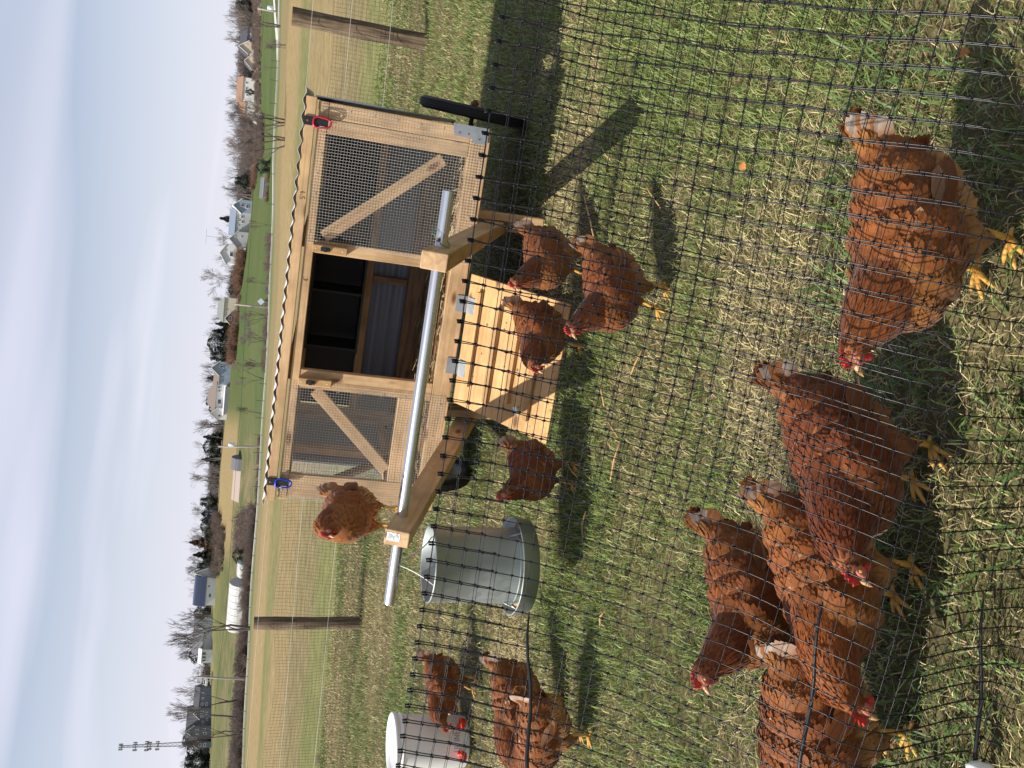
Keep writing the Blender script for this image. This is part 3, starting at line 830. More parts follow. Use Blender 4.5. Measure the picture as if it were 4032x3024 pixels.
# wheels
def wheel_parts(parent):
    t = MB(); R_, w = 0.278, 0.060
    prof = [(R_ - 0.055, -w / 2 + 0.006), (R_ - 0.018, -w / 2), (R_ - 0.004, -w / 2 + 0.010), (R_, -w / 4), (R_ + 0.001, 0), (R_, w / 4), (R_ - 0.004, w / 2 - 0.010), (R_ - 0.018, w / 2), (R_ - 0.055, w / 2 - 0.006), (R_ - 0.055, -w / 2 + 0.006)]
    t.lathe(prof, 48)
    for k in range(4):
        z = (-0.0165 + k * 0.011)
        t.tube([((R_ + 0.0012) * math.cos(a), (R_ + 0.0012) * math.sin(a), z) for a in np.linspace(0, 2 * math.pi, 48, endpoint=False)], 0.003, 4, closed=True)
    ty = t.build('tyre', M['rubber'], parent, smooth=True)
    r_ = MB(); r_.lathe([(R_ - 0.055, -0.02), (R_ - 0.065, -0.008), (0.07, -0.006), (0.045, -0.03), (0.012, -0.034), (0.012, 0.034), (0.045, 0.03), (0.07, 0.006), (R_ - 0.065, 0.008), (R_ - 0.055, 0.02)], 40)
    r_.build('rim', M['black'], parent, smooth=True)
for key, a, o_, lab in (('r', 1.91, 0.76, None), ('l', -0.085, 0.76, None)):
    w_ = empty('wheel', parent=coop)
    c_ = cl(a, o_, 0.280)
    w_.location = c_; w_.rotation_euler = (0.03, rad(90) + (0.045 if key == 'r' else 0), 0)
    wheel_parts(w_)
    sg = 1 if key == 'r' else -1
    MB().tube([(0, 0, -sg * 0.07), (0, 0, sg * 0.062)], 0.012, 6).build('axle_end', M['rust'], w_)
    MB().tube([(0, 0, sg * 0.036), (0, 0, sg * 0.050)], 0.021, 6).build('nut', M['rust'], w_)
c0, c1 = cl(-0.02, 0.76, 0.280), cl(1.85, 0.76, 0.280)
MB().tube([c0, c1], 0.012, 10).build('axle', M['rust'], coop, smooth=True)
for a in (0.12, 1.70):
    board('axle_bracket', cl(a, 0.76, 0.265), cl(a, 0.76, 0.42), 0.06, 0.03, ced, normal=(1, 0, 0))

# pencilled measurements on the rails: 5' 9" and 6'
def pencil(strokes, a, z, s, y=-0.0145):
    mb = MB()
    for st_ in strokes:
        mb.tube([(a + s * px, y, z + s * pz) for px, pz in st_], 0.0011, 4)
    return mb.build('pencil_mark', M['pencil'], coop)
five = [[(0.5, 1), (0, 1), (0, 0.55), (0.4, 0.55), (0.5, 0.25), (0.3, 0), (0, 0.05)]]
nine = [[(1.5, 0.6), (1.2, 0.6), (1.15, 0.9), (1.4, 1.0), (1.5, 0.7), (1.4, 0)]]
pencil(five + [[(0.8, 1.05), (0.75, 0.8)]] + nine, 1.415, 0.762, 0.020, -0.0125)
six = [[(0.4, 1), (0.1, 0.6), (0.05, 0.2), (0.25, 0), (0.45, 0.2), (0.3, 0.45), (0.07, 0.3)], [(0.75, 1.05), (0.7, 0.8)]]
pencil(six, 1.06, 0.7125, 0.020, -0.0006)

# ------------------------------------------------------------------ hanging galvanised feeder
fc = BL + Xc * 0.265 + _n * (-1.03)
fz = 0.205
feeder = empty('hanging_feeder', (fc.x, fc.y, fz))
tag(feeder, 'galvanised steel hanging feeder with a wide pan below the bar', 'feeder')
MB().lathe([(0.0, 0.02), (0.165, 0.0), (0.178, 0.004), (0.183, 0.062), (0.186, 0.066), (0.182, 0.068), (0.176, 0.060), (0.170, 0.010), (0.13, 0.014), (0.0, 0.03)], 56).build('pan', M['galv'], feeder, smooth=True)
MB().lathe([(0.142, 0.045), (0.140, 0.20), (0.139, 0.375), (0.1425, 0.379), (0.1405, 0.384), (0.136, 0.380), (0.1365, 0.20), (0.138, 0.045), (0.142, 0.045)], 56).build('body', M['galv'], feeder, smooth=True)
MB().lathe([(0.143, 0.060), (0.1455, 0.064), (0.143, 0.068)], 56).build('rolled_band', M['galv'], feeder, smooth=True)
for ang in (-0.55, -2.6, 1.2):
    cxx, cyy = 0.15 * math.cos(ang), 0.15 * math.sin(ang)
    MB().tube([(cxx * 0.96, cyy * 0.96, 0.10), (cxx * 1.04, cyy * 1.04, 0.075), (cxx * 1.12, cyy * 1.12, 0.05), (cxx * 1.0, cyy * 1.0, 0.085)], 0.0035, 6).build('pan_clip', M['galv'], feeder, smooth=True)
topbar = coop.matrix_world @ (bar0 + d_ * 0.165)
lx_, ly_, lz_ = topbar.x - fc.x, topbar.y - fc.y, topbar.z - fz
hp = []
e0, e1 = Vector((-0.075, -0.115, 0.355)), Vector((0.075, 0.115, 0.355))
for t in np.linspace(0, 1, 17):
    w = math.sin(math.pi * t)
    base = e0.lerp(e1, t)
    top = Vector((lx_, ly_, lz_ + 0.022))
    hp.append(base * (1 - w ** 1.4) + top * (w ** 1.4) + (e1 - e0) * (t - 0.5) * 0.22 * (w ** 1.4) * 0)
hp = [e0] + hp[1:-1] + [e1]
MB().tube(hp, 0.0024, 6).build('bail_handle', M['wire'], feeder, smooth=True)
ch = MB().lathe([(0.0, 0.10), (0.13, 0.10)], 24)
fm = simple('feed_grain', (0.42, 0.25, 0.09), 0.95, 0, 0.5, 120, bump=0.8, bscale=200)
MB().lathe([(0.172, 0.024), (0.14, 0.040), (0.0, 0.05)], 32).build('feed', fm, feeder, smooth=True)

# ------------------------------------------------------------------ white bucket drinker
bp_ = on_ground(100, 1838)
bucket = empty('bucket_drinker', (bp_[0], bp_[1] + 0.02, 0.0))
tag(bucket, 'white plastic bucket drinker with red drinking cups at its foot', 'bucket')
MB().lathe([(0.0, 0.012), (0.125, 0.008), (0.132, 0.015), (0.149, 0.355), (0.152, 0.362), (0.157, 0.362), (0.157, 0.372), (0.151, 0.374), (0.151, 0.385), (0.156, 0.387), (0.156, 0.395), (0.149, 0.396), (0.149, 0.402), (0.145, 0.402), (0.128, 0.02), (0.0, 0.02)], 56).build('body', M['white_plastic'], bucket, smooth=True)
lid = MB().lathe([(0.0, 0.398), (0.143, 0.398), (0.147, 0.412), (0.158, 0.412), (0.161, 0.400), (0.159, 0.396)], 56).build('lid', M['white_plastic'], bucket, smooth=True)
for ang in (-0.62, -1.62, 0.6):
    c_ = empty('drinking_cup', (0.136 * math.cos(ang), 0.136 * math.sin(ang), 0.050), ang, bucket)
    cup = MB().lathe([(0.0, 0.0), (0.020, 0.002), (0.028, 0.022), (0.031, 0.030), (0.028, 0.030), (0.022, 0.010), (0.0, 0.007)], 24, c=(0.034, 0, -0.012))
    cup.box((0.006, 0, 0.010), (0.018, 0.022, 0.036))
    cup.build('bowl', M['red_plastic'], c_, smooth=True)
    MB().tube([(0.010, 0, 0.012), (0.045, 0, 0.006)], 0.004, 8).build('trigger', M['yellow_plastic'], c_)
# grey lettering on the bucket wall: ULINE, following the curve
LET = {'U': [[(0, 1), (0, .2), (.2, 0), (.5, 0), (.7, .2), (.7, 1)]], 'L': [[(0, 1), (0, 0), (.6, 0)]], 'I': [[(0.1, 1), (0.1, 0)]], 'N': [[(0, 0), (0, 1), (.7, 0), (.7, 1)]], 'E': [[(.6, 1), (0, 1), (0, 0), (.6, 0)], [(0, .5), (.5, .5)]]}
tx = MB(); pos = 0.0
for chv in 'ULINE':
    for st_ in LET[chv]:
        for (x0, z0), (x1, z1) in zip(st_[:-1], st_[1:]):
            q_ = []
            for sx, sz in ((x0, z0), (x1, z1)):
                ang = -1.55 + (pos + sx * 0.024) / 0.14; zz = 0.068 + sz * 0.032
                rr_ = 0.132 + (zz - 0.015) * 0.05 + 0.0006
                q_.append(((rr_) * math.cos(ang), (rr_) * math.sin(ang), zz))
            tx.tube(q_, 0.0024, 4)
    pos += 0.027 if chv != 'I' else 0.012
tx.build('lettering', M['grey_ink'], bucket)
MB().tube([(0.156 * math.cos(t), 0.156 * math.sin(t), 0.365 - 0.16 * math.sin(math.pi * (t + 0.2) / 3.4)) for t in np.linspace(-0.2, 3.2, 20)], 0.002, 5).build('wire_handle', M['wire'], bucket, smooth=True)

# ------------------------------------------------------------------ hens
M['feather'] = attr_mat('rust_feather', 0.62, 0.25, 0.28, var=0.12, vscale=90, sheen=0.15)
M['down'] = simple('rust_down', (0.21, 0.070, 0.020), 0.8, 0, 0.25, 30)
M['shank'] = simple('yellow_leg_scale', (0.56, 0.30, 0.055), 0.5, 0, 0.25, 90, bump=0.5, bscale=220)
M['comb'] = simple('red_comb', (0.52, 0.035, 0.03), 0.45, 0, 0.22, 90, bump=0.4, bscale=300)
M['face'] = simple('pink_face_skin', (0.50, 0.15, 0.11), 0.55, 0, 0.25, 120, bump=0.4, bscale=400)
M['beak'] = simple('horn_beak', (0.48, 0.28, 0.13), 0.4, 0, 0.25, 60)
M['iris'] = simple('amber_eye', (0.55, 0.25, 0.04), 0.15, 0, 0.15, 200)
M['pupil'] = simple('black_pupil', (0.004, 0.004, 0.004), 0.08, 0, 0.1)

_ico = {}
def ico(sub):
    if sub not in _ico:
        bm = bmesh.new(); bmesh.ops.create_icosphere(bm, subdivisions=sub, radius=1.0)
        _ico[sub] = (np.array([v.co[:] for v in bm.verts]), [tuple(v.index for v in f.verts) for f in bm.faces]); bm.free()
    return _ico[sub]

POSE = {  # head (x, y, z), neck control (x, z), head pitch, body pitch
    'alert': ((0.185, 0.0, 0.415), (0.165, 0.33), -6, 6),
    'stand': ((0.222, 0.0, 0.365), (0.185, 0.325), -16, 2),
    'mid':   ((0.246, 0.0, 0.300), (0.205, 0.315), -32, -1),
    'tuck':  ((0.160, 0.0, 0.325), (0.150, 0.310), -28, 12),
    'low':   ((0.262, 0.0, 0.235), (0.225, 0.300), -48, -4),
    'peck':  ((0.235, 0.0, 0.085), (0.285, 0.220), -78, -12),
}
def hen(loc, heading, pose='stand', label='', scale=0.82, tint=(1, 1, 1), seed=0, head_yaw=0.0, pitch=0.0, tail_up=0.0, pale=0.3, feathers=2600, step=0.02, white=0.6):
    r_ = np.random.default_rng(100 + seed)
    root = empty('hen', loc, rad(heading))
    root.scale = (scale,) * 3
    tag(root, label, 'hen', 'brown hens in and around the run')
    hd, nc, hpitch, bpitch = POSE[pose]
    bp = rad(bpitch + pitch)
    def B(x, z):                                # pitch the trunk about the hips
        x0, z0 = x + 0.0, z - 0.20
        return np.array([x0 * math.cos(bp) - z0 * math.sin(bp), 0, x0 * math.sin(bp) + z0 * math.cos(bp) + 0.20])
    lumps = []                                  # centre, semi-axes, rotation about y, region, flow
    def lump(c, s, ry, reg, flow): lumps.append((np.array(c, float), np.array(s, float), ry, reg, np.array(flow, float)))
    back = np.array([-1, 0, 0.10])
    for x, z, w, hh, reg in ((-.150, .266, .052, .060, 'rump'), (-.110, .250, .078, .084, 'rump'), (-.060, .234, .094, .100, 'back'), (-.005, .226, .102, .107, 'back'), (.045, .223, .100, .107, 'back'), (.088, .228, .088, .099, 'breast'), (.120, .240, .068, .082, 'breast')):
        lump(B(x, z), (.062, w, hh), -bp, reg, back)
    lump(B(-.108, .193), (.080, .076, .070), -bp, 'fluff', (-0.8, 0, -0.6))
    lump(B(-.060, .163), (.078, .080, .062), -bp, 'fluff', (-0.6, 0, -0.8))
    ta = rad(46 + tail_up)
    tb = B(-.150, .275); td = np.array([-math.cos(ta), 0, math.sin(ta)])
    for k in range(4):
        lump(tb + td * (0.016 + 0.022 * k), (.030, .036 - .006 * k, .034 - .004 * k), 0, 'tailbase', td)
    for sg in (-1, 1):
        for k, (x, z, w, hh) in enumerate(((.050, .245, .020, .050), (.0, .236, .022, .058), (-.055, .228, .020, .052), (-.105, .222, .016, .040), (-.145, .222, .011, .026))):
            c = B(x, z); c[1] = sg * (.090 - .010 * abs(k - 1.2) - .006 * k)
            lump(c, (.050, w, hh), -bp + 0.12, 'wing', (-1, 0, -0.22))
        c = B(-.005, .150); c[1] = sg * .050
        lump(c, (.050, .036, .055), 0.2, 'thigh', (-.25, 0, -1))
        lump((c[0] - .006, sg * .050, .108), (.026, .020, .034), 0.1, 'thigh', (-.15, 0, -1))
    # neck: quadratic curve from the breast to the head
    p0 = B(.088, .262); p1 = B(nc[0], nc[1]); p2 = np.array(hd, float)
    hy = rad(head_yaw)
    if pose != 'peck':
        p2 = p2 + np.array([0, 0.035 * math.sin(hy), 0])
    npts = []
    for k in range(13):
        t = k / 12
        q_ = p0 * (1 - t) ** 2 + 2 * p1 * t * (1 - t) + p2 * t ** 2
        npts.append(q_)
    for k, q_ in enumerate(npts):
        t = k / 12
        rr = .074 * (1 - t) ** 1.1 + .0235 * t + .010 * math.sin(math.pi * t) * (1 - t)
        fl = npts[max(k - 1, 0)] - npts[min(k + 1, 12)]
        lump(q_, (rr, rr * .95, rr), 0, 'neck' if k < 11 else 'head', fl / np.linalg.norm(fl))
    hpz = rad(hpitch)
    hf = np.array([math.cos(hpz) * math.cos(hy), math.cos(hpz) * math.sin(hy), math.sin(hpz)])     # beak direction
    hu = np.array([-math.sin(hpz) * math.cos(hy), -math.sin(hpz) * math.sin(hy), math.cos(hpz)])
    hs = np.cross(hu, hf)
    lump(p2 + hf * .010, (.025, .0200, .0215), -hpz, 'head', -hf)
    lump(p2 + hf * .026 - hu * .002, (.018, .0145, .0155), -hpz, 'head', -hf)
    # union, one continuous skin
    iv, jf = ico(3)
    vs, fs, off = [], [], 0
    for c, s, ry, reg, fl in lumps:
        v = iv * s
        ca, sa = math.cos(ry), math.sin(ry)
        v = np.stack([v[:, 0] * ca + v[:, 2] * sa, v[:, 1], -v[:, 0] * sa + v[:, 2] * ca], 1) + c
        vs.append(v); fs += [tuple(i + off for i in f) for f in jf]; off += len(v)
    me = bpy.data.meshes.new('body')
    me.from_pydata(np.concatenate(vs).tolist(), [], fs); me.update()
    tmp = bpy.data.objects.new('tmp', me); COL.objects.link(tmp)
    md = tmp.modifiers.new('r', 'REMESH'); md.mode = 'VOXEL'; md.voxel_size = 0.0075
    ms = tmp.modifiers.new('s', 'SMOOTH'); ms.factor = 0.5; ms.iterations = 4
    dg = bpy.context.evaluated_depsgraph_get()
    ev = tmp.evaluated_get(dg).to_mesh()
    nv = len(ev.vertices)
    co = np.empty(nv * 3); ev.vertices.foreach_get('co', co); co = co.reshape(-1, 3)
    polys = [tuple(p.vertices) for p in ev.polygons]
    pc = np.empty(len(polys) * 3); ev.polygons.foreach_get('center', pc); pc = pc.reshape(-1, 3)
    pn = np.empty(len(polys) * 3); ev.polygons.foreach_get('normal', pn); pn = pn.reshape(-1, 3)
    pa = np.empty(len(polys)); ev.polygons.foreach_get('area', pa)
    tmp.evaluated_get(dg).to_mesh_clear()
    bpy.data.objects.remove(tmp); bpy.data.meshes.remove(me)
    mb = MB(); mb.v = [tuple(c) for c in co]; mb.f = polys; mb.m = [0] * len(polys)
    # legs and feet grow out of the thighs
    mb.mi = 1
    for sg, st_ in ((-1, step), (1, -step)):
        hipx = B(-.005, .150)[0] - .012
        fx = hipx + .012 + st_
        mb.tube([(hipx, sg * .048, .125), (hipx - .010 + st_ * .3, sg * .046, .085), (fx - .004, sg * .044, .040), (fx, sg * .043, .014)], [.0095, .0075, .0068, .0080], 8)
        for ang, L_ in ((-34, .050), (0, .062), (34, .052), (178, .026)):
            an = rad(ang) * 1.0
            dxx, dyy = math.cos(an), math.sin(an)
            pts = [(fx, sg * .043, .013), (fx + dxx * L_ * .45, sg * .043 + dyy * L_ * .45, .012), (fx + dxx * L_ * .82, sg * .043 + dyy * L_ * .82, .0065), (fx + dxx * L_ * 1.06, sg * .043 + dyy * L_ * 1.06, .002)]
            mb.tube(pts, [.0066, .0058, .0048, .0012], 7)
    body = mb.build('body', [M['down'], M['shank']], root, smooth=True)
    # ---- plumage
    cent = np.array([l[0] for l in lumps]); semi = np.array([l[1] for l in lumps]); flows = np.array([l[4] for l in lumps])
    regs = np.array([l[3] for l in lumps])
    ii = r_.choice(len(pc), size=feathers, p=pa / pa.sum())
    P, N = pc[ii], pn[ii]
    P = P + r_.normal(0, .0022, P.shape); P = P - N * ((P - pc[ii]) * N).sum(1, keepdims=True) * .85
    dd = np.linalg.norm((P[:, None, :] - cent[None]) / semi[None], axis=2)
    k = dd.argmin(1)
    R_ = regs[k]; Fl = flows[k]
    # drop the face
    faced = (P - (p2 + hf * .022)) @ hf
    keep = ~((R_ == 'head') & (faced > -.006) & (((P - p2) @ hu) < .015))
    P, N, R_, Fl = P[keep], N[keep], R_[keep], Fl[keep]
    n = len(P)
    size = {'rump': (.028, .0120), 'back': (.026, .0125), 'breast': (.024, .0110), 'fluff': (.028, .0075), 'tailbase': (.038, .0150), 'wing': (.029, .0130), 'thigh': (.024, .0080), 'neck': (.030, .0055), 'head': (.010, .0036)}
    rgb = {'rump': (.36, .120, .034), 'back': (.31, .092, .026), 'breast': (.37, .135, .042), 'fluff': (.58, .29, .125), 'tailbase': (.42, .165, .050), 'wing': (.32, .098, .028), 'thigh': (.46, .21, .085), 'neck': (.27, .075, .020), 'head': (.25, .065, .018)}
    ln = np.array([size[a][0] for a in R_]) * r_.uniform(.75, 1.2, n)
    wd = np.array([size[a][1] for a in R_]) * r_.uniform(.8, 1.15, n)
    low = np.clip((.20 - P[:, 2]) / .10, 0, 1)[:, None]
    col = np.array([rgb[a] for a in R_]) * np.array([.70, .70, .56])
    trunk = np.isin(R_, ['back', 'breast', 'rump', 'wing'])[:, None]
    col = np.where(trunk, col * (1 - .60 * low) + np.array([.40, .20, .085]) * (.60 * low), col)
    blot = (np.sin(P[:, 0] * 31 + seed) * np.sin(P[:, 2] * 37 + seed * 2.1) * np.sin(P[:, 1] * 29 + seed))[:, None]
    col = col * (1 + .18 * blot) * r_.uniform(.90, 1.10, (n, 1)) * np.array(tint)
    pl = (r_.uniform(0, 1, n) < pale * .03) & np.isin(R_, ['wing', 'fluff', 'back', 'rump'])
    col[pl] = np.array([.44, .27, .15]) * r_.uniform(.8, 1.1, (pl.sum(), 1))
    T_ = Fl - N * (Fl * N).sum(1, keepdims=True)
    T_ /= np.linalg.norm(T_, axis=1, keepdims=True) + 1e-9
    ja = r_.normal(0, .16, n)
    S_ = np.cross(N, T_)
    T2 = T_ * np.cos(ja)[:, None] + S_ * np.sin(ja)[:, None]; S2 = np.cross(N, T2)
    lift = np.where(R_ == 'fluff', .26, np.where(R_ == 'neck', .04, .03)) * r_.uniform(.5, 1.3, n)
    def card(P, T2, S2, N, ln, wd, lift, col, tipcol, edge):
        a = P - N * .0015
        m1 = P + T2 * (ln * .42)[:, None] + N * (lift * ln * .40 + .0012)[:, None]
        m2 = P + T2 * (ln * .80)[:, None] + N * (lift * ln * .68 + .0012)[:, None]
        tp = P + T2 * ln[:, None] + N * (lift * ln * .74)[:, None]
        h1 = S2 * (wd * .50)[:, None]; h2 = S2 * (wd * .43)[:, None]
        v = np.stack([a, m1 - h1, m1 + h1, m2 - h2, m2 + h2, tp], 1).reshape(-1, 3)
        i = np.arange(len(P))[:, None] * 6
        f = np.concatenate([i + np.array([[0, 1, 2]]), i + np.array([[1, 4, 2]]), i + np.array([[1, 3, 4]]), i + np.array([[3, 5, 4]])], 0)
        c = np.stack([col * .85, col * edge, col * edge, tipcol, tipcol, tipcol], 1).reshape(-1, 3)
        nn = N[:, None, :] + T2[:, None, :] * .08 + np.stack([0 * S2, -S2, S2, -S2, S2, 0 * S2], 1) * .08
        nn = nn.reshape(-1, 3); nn /= np.linalg.norm(nn, axis=1, keepdims=True)
        return v, f, c, nn
    def soft(o, nn):
        o.data.normals_split_custom_set_from_vertices(nn.tolist())
        return o
    tipc = col * np.where(R_ == 'neck', 1.30, 1.08)[:, None] * r_.uniform(.95, 1.06, (n, 1))
    v1, f1, c1, n1 = card(P, T2, S2, N, ln, wd, lift, col, tipc, .92)
    soft(np_mesh('plumage', v1, f1, M['feather'], body, c1, smooth=True), n1)['kind'] = 'stuff'
    # ---- wing quills: long flight feathers folded along each flank
    qP, qT, qS, qN, qL, qW, qC = [], [], [], [], [], [], []
    for sg in (-1, 1):
        for j in range(9):
            t = j / 8
            c = B(-.028 - .030 * t, .250 - .050 * t); c[1] = sg * (.104 - .012 * t)
            dv = np.array([-1, -sg * .16, -.20 + .20 * t]); dv /= np.linalg.norm(dv)
            nn = np.array([.1, sg * 1.0, .25]); nn -= dv * (nn @ dv); nn /= np.linalg.norm(nn)
            qP.append(c + nn * (.003 * j * .4)); qT.append(dv); qN.append(nn); qS.append(np.cross(nn, dv))
            qL.append(.105 - .012 * t + r_.uniform(-.008, .008)); qW.append(.024)
            base = np.array([.22, .075, .020]) if r_.uniform() > pale * .35 else np.array([.36, .19, .09])
            qC.append(base * r_.uniform(.8, 1.15))
    v2, f2, c2, n2 = card(np.array(qP), np.array(qT), np.array(qS), np.array(qN), np.array(qL), np.array(qW), np.full(18, .06), np.array(qC), np.array(qC) * 1.12, .9)
    soft(np_mesh('wing_quills', v2, f2, M['feather'], body, c2, smooth=True), n2)['kind'] = 'stuff'
    # ---- tail fan
    qP, qT, qS, qN, qL, qW, qC, qE = [], [], [], [], [], [], [], []
    for sg in (-1, 1):
        for j in range(8):
            t = j / 7
            an = ta + rad(14 - 34 * t)
            dv = np.array([-math.cos(an), sg * (.06 + .22 * t), math.sin(an)]); dv /= np.linalg.norm(dv)
            nn = np.array([.25, sg * 1.0, .35]); nn -= dv * (nn @ dv); nn /= np.linalg.norm(nn)
            st0 = tb + td * .030 + np.array([0, sg * (.006 + .014 * t), 0]) - np.array([0, 0, .010 * t])
            qP.append(st0); qT.append(dv); qN.append(nn); qS.append(np.cross(nn, dv))
            qL.append((.104 - .030 * t) * r_.uniform(.93, 1.05)); qW.append(.034)
            rust = np.array([.34, .145, .05]) * r_.uniform(.8, 1.15)
            qC.append(rust)
            wf = r_.uniform(.35, 1.0) if r_.uniform() < white else 0.0
            qE.append(np.array([.58, .50, .42]) * wf + rust * 1.2 * (1 - wf))
    v3, f3, c3, n3 = card(np.array(qP), np.array(qT), np.array(qS), np.array(qN), np.array(qL), np.array(qW), np.full(16, .03), np.array(qC), np.array(qE), 1.0)
    soft(np_mesh('tail', v3, f3, M['feather'], body, c3, smooth=True), n3)['kind'] = 'stuff'
    # ---- head furniture
    def HP(x, y, z): return tuple(p2 + hf * x + hs * y + hu * z)
    cm = MB(); pts = []
    prof = [(-.006, .017), (.004, .030), (.009, .024), (.015, .036), (.020, .027), (.026, .037), (.030, .026), (.036, .031), (.040, .014), (.030, .010), (.010, .013)]
    lean_ = r_.uniform(-.2, .5)
    fr = [HP(x, .0028 + max(0, z - .02) * lean_, z) for x, z in prof]; bk = [HP(x, -.0028 + max(0, z - .02) * lean_, z) for x, z in prof]
    nP = len(prof); cm.v = fr + bk
    cm.f = [tuple(range(nP)), tuple(range(2 * nP - 1, nP - 1, -1))] + [(i, nP + i, nP + (i + 1) % nP, (i + 1) % nP) for i in range(nP)]; cm.m = [0] * len(cm.f)
    cm.build('comb', M['comb'], body, bevel=.001)
    for sg in (-1, 1):
        w = MB(); v = iv * np.array([.0075, .0032, .0125])
        for q_ in v: w.v.append(HP(.026 + q_[0], sg * .0075 + q_[1], -.026 + q_[2]))
        w.f = [tuple(f) for f in jf]; w.m = [0] * len(jf)
        w.build('wattle', M['comb'], body, smooth=True)
        w = MB(); v = iv * np.array([.0165, .0045, .0125])
        for q_ in v: w.v.append(HP(.021 + q_[0], sg * .0152 + q_[1] * 1.0, .001 + q_[2]))
        w.f = [tuple(f) for f in jf]; w.m = [0] * len(jf)
        fco = w.build('face_skin', M['face'], body, smooth=True)
        e = MB(); v = iv * .0046
        for q_ in v: e.v.append(HP(.022 + q_[0], sg * .0178 + q_[1], .004 + q_[2]))
        e.f = [tuple(f) for f in jf]; e.m = [0] * len(jf)
        eo = e.build('eye', M['iris'], body, smooth=True)
    w = MB()
    ring = lambda x, hh, ww, z: [HP(x, ww * math.cos(a), z + hh * math.sin(a)) for a in np.linspace(0, 2 * math.pi, 8, endpoint=False)]
    for rg in (ring(.034, .0085, .0080, -.002), ring(.045, .0070, .0060, -.002), ring(.056, .0035, .0030, -.006), ring(.061, .0006, .0006, -.010)): w.v += rg
    for i in range(3):
        for j in range(8): w.f.append((i * 8 + j, i * 8 + (j + 1) % 8, i * 8 + 8 + (j + 1) % 8, i * 8 + 8 + j)); w.m.append(0)
    w.f.append(tuple(range(24, 32))); w.m.append(0)
    w.build('beak', M['beak'], body, smooth=True)
    return root

def G(u_, v_): return on_ground(u_, v_)
HENS = [
    # x, y, z, heading, pose, label, kwargs
    (0.297, 1.262, 0, 190, 'stand', 'large orange brown hen at lower right, alone beside open grass', dict(seed=1, scale=.87, tint=(1.12, 1.2, 1.2), pale=.5, white=.5, tail_up=-6, feathers=11000)),
    (-0.090, 1.390, 0, 215, 'mid', 'darkest red brown hen in front, her head across the back of another', dict(seed=2, scale=.85, tint=(.78, .66, .66), white=.55, tail_up=6, feathers=11000)),
    (-0.325, 1.415, 0, 212, 'low', 'orange hen with pale speckled neck behind the darkest hen', dict(seed=3, scale=.84, tint=(1.22, 1.25, 1.15), white=.8, pale=.6, feathers=10000)),
    (-0.425, 1.670, 0, 214, 'alert', 'brown hen with raised head looking left, rearmost of the front group', dict(seed=4, white=.8, feathers=9000)),
    (-0.625, 1.410, 0, 178, 'low', 'brown hen cut off by the left edge in the front group', dict(seed=5, scale=.88, tint=(1.0, 1.0, .95), white=.9, feathers=10000)),
    (0.320, 2.600, 0, 212, 'alert', 'hen standing on grass in front of the ramp with her eye showing', dict(seed=6, tint=(.9, .85, .85), white=.8, pale=1.0, feathers=6500)),
    (0.500, 3.290, 0, 222, 'alert', 'hen beside the right coop leg with white tipped tail raised', dict(seed=7, white=.9, feathers=4800)),
    (0.209, 3.300, 0, 228, 'mid', 'hen bending over the foot of the wooden ramp', dict(seed=8, tint=(.98, .95, .95), white=.7, feathers=4800)),
    (-0.337, 3.270, 0, 238, 'alert', 'upright hen between the ramp and the steel feeder', dict(seed=9, scale=.80, tint=(.85, .75, .75), white=.7, feathers=4800)),
    (-1.604, 4.470, 0, 222, 'low', 'hen drinking with her head at the white bucket', dict(seed=11, scale=.80, tint=(.85, .8, .8), white=.9, feathers=3600)),
    (-1.240, 3.230, 0, 205, 'low', 'hen behind her neighbour at the left edge, tail fanned white', dict(seed=12, white=.9, pale=.8, feathers=4800)),
    (-1.240, 2.930, 0, 165, 'low', 'hen at the left edge seen from behind with fluffy pale rump', dict(seed=13, tint=(1.1, 1.15, 1.15), white=1.0, pale=.8, feathers=4800)),
]
for (x, y, z, hd_, ps, lab, kw) in HENS:
    hen((x, y, z + 0.006), hd_, ps, lab, **kw)
pa_ = coop.matrix_world @ (arms['left'].matrix_local @ Vector((L2 - 0.17, 0.0, 0.044)))
hen((pa_.x, pa_.y, pa_.z - 0.006), 252, 'tuck', 'hen perched on the left handle beam of the coop', seed=10, tint=(1.35, 1.4, 1.3), white=.5, feathers=2400, step=0.0)

# ------------------------------------------------------------------ rear fence: posts, black netting, wires
fA, fB = np.array([-2.59, 9.07]), np.array([3.04, 7.95])
fdir = (fB - fA) / np.linalg.norm(fB - fA)
def fpt(s, z, off=0.0):              # s metres from the left post
    p = fA + fdir * s
    nrm2 = np.array([-fdir[1], fdir[0]])
    p = p + nrm2 * off
    return (p[0], p[1], z)
def wooden_post(p, hgt, r, lab, tilt):
    o = MB()
    prof = []
    seg = 14
    n = 9
    ph = random.uniform(0, 6)
    for i in range(n):
        z = hgt * i / (n - 1)
        for k in range(seg):
            a = 2 * math.pi * k / seg
            rr = r * (1 + 0.07 * math.sin(2 * a + ph) + 0.05 * math.sin(3 * a + z * 3 + ph)) * (1 + 0.03 * math.sin(z * 9 + ph))
            o.v.append((z, rr * math.cos(a), rr * math.sin(a)))      # grain along local X
    for i in range(n - 1):
        for k in range(seg):
            o.f.append((i * seg + k, i * seg + (k + 1) % seg, (i + 1) * seg + (k + 1) % seg, (i + 1) * seg + k)); o.m.append(0)
    o.f.append(tuple((n - 1) * seg + k for k in range(seg))); o.m.append(0)
    ob = o.build('fence_post', M['post'], smooth=False, bevel=0.004)
    ob.location = p
    ob.rotation_euler = (tilt[0], -math.pi / 2 + tilt[1], tilt[2])
    tag(ob, lab, 'fence post')
    ins = MB()
    return ob
lp = wooden_post((-2.59, 9.07, -0.03), 1.10, 0.066, 'grey weathered fence post on the left behind the white bucket', (0, 0, 0))
rp_ = wooden_post((3.04, 7.95, -0.03), 1.22, 0.082, 'brown bark covered fence post at the right edge beside the coop', (0, 0, 0))
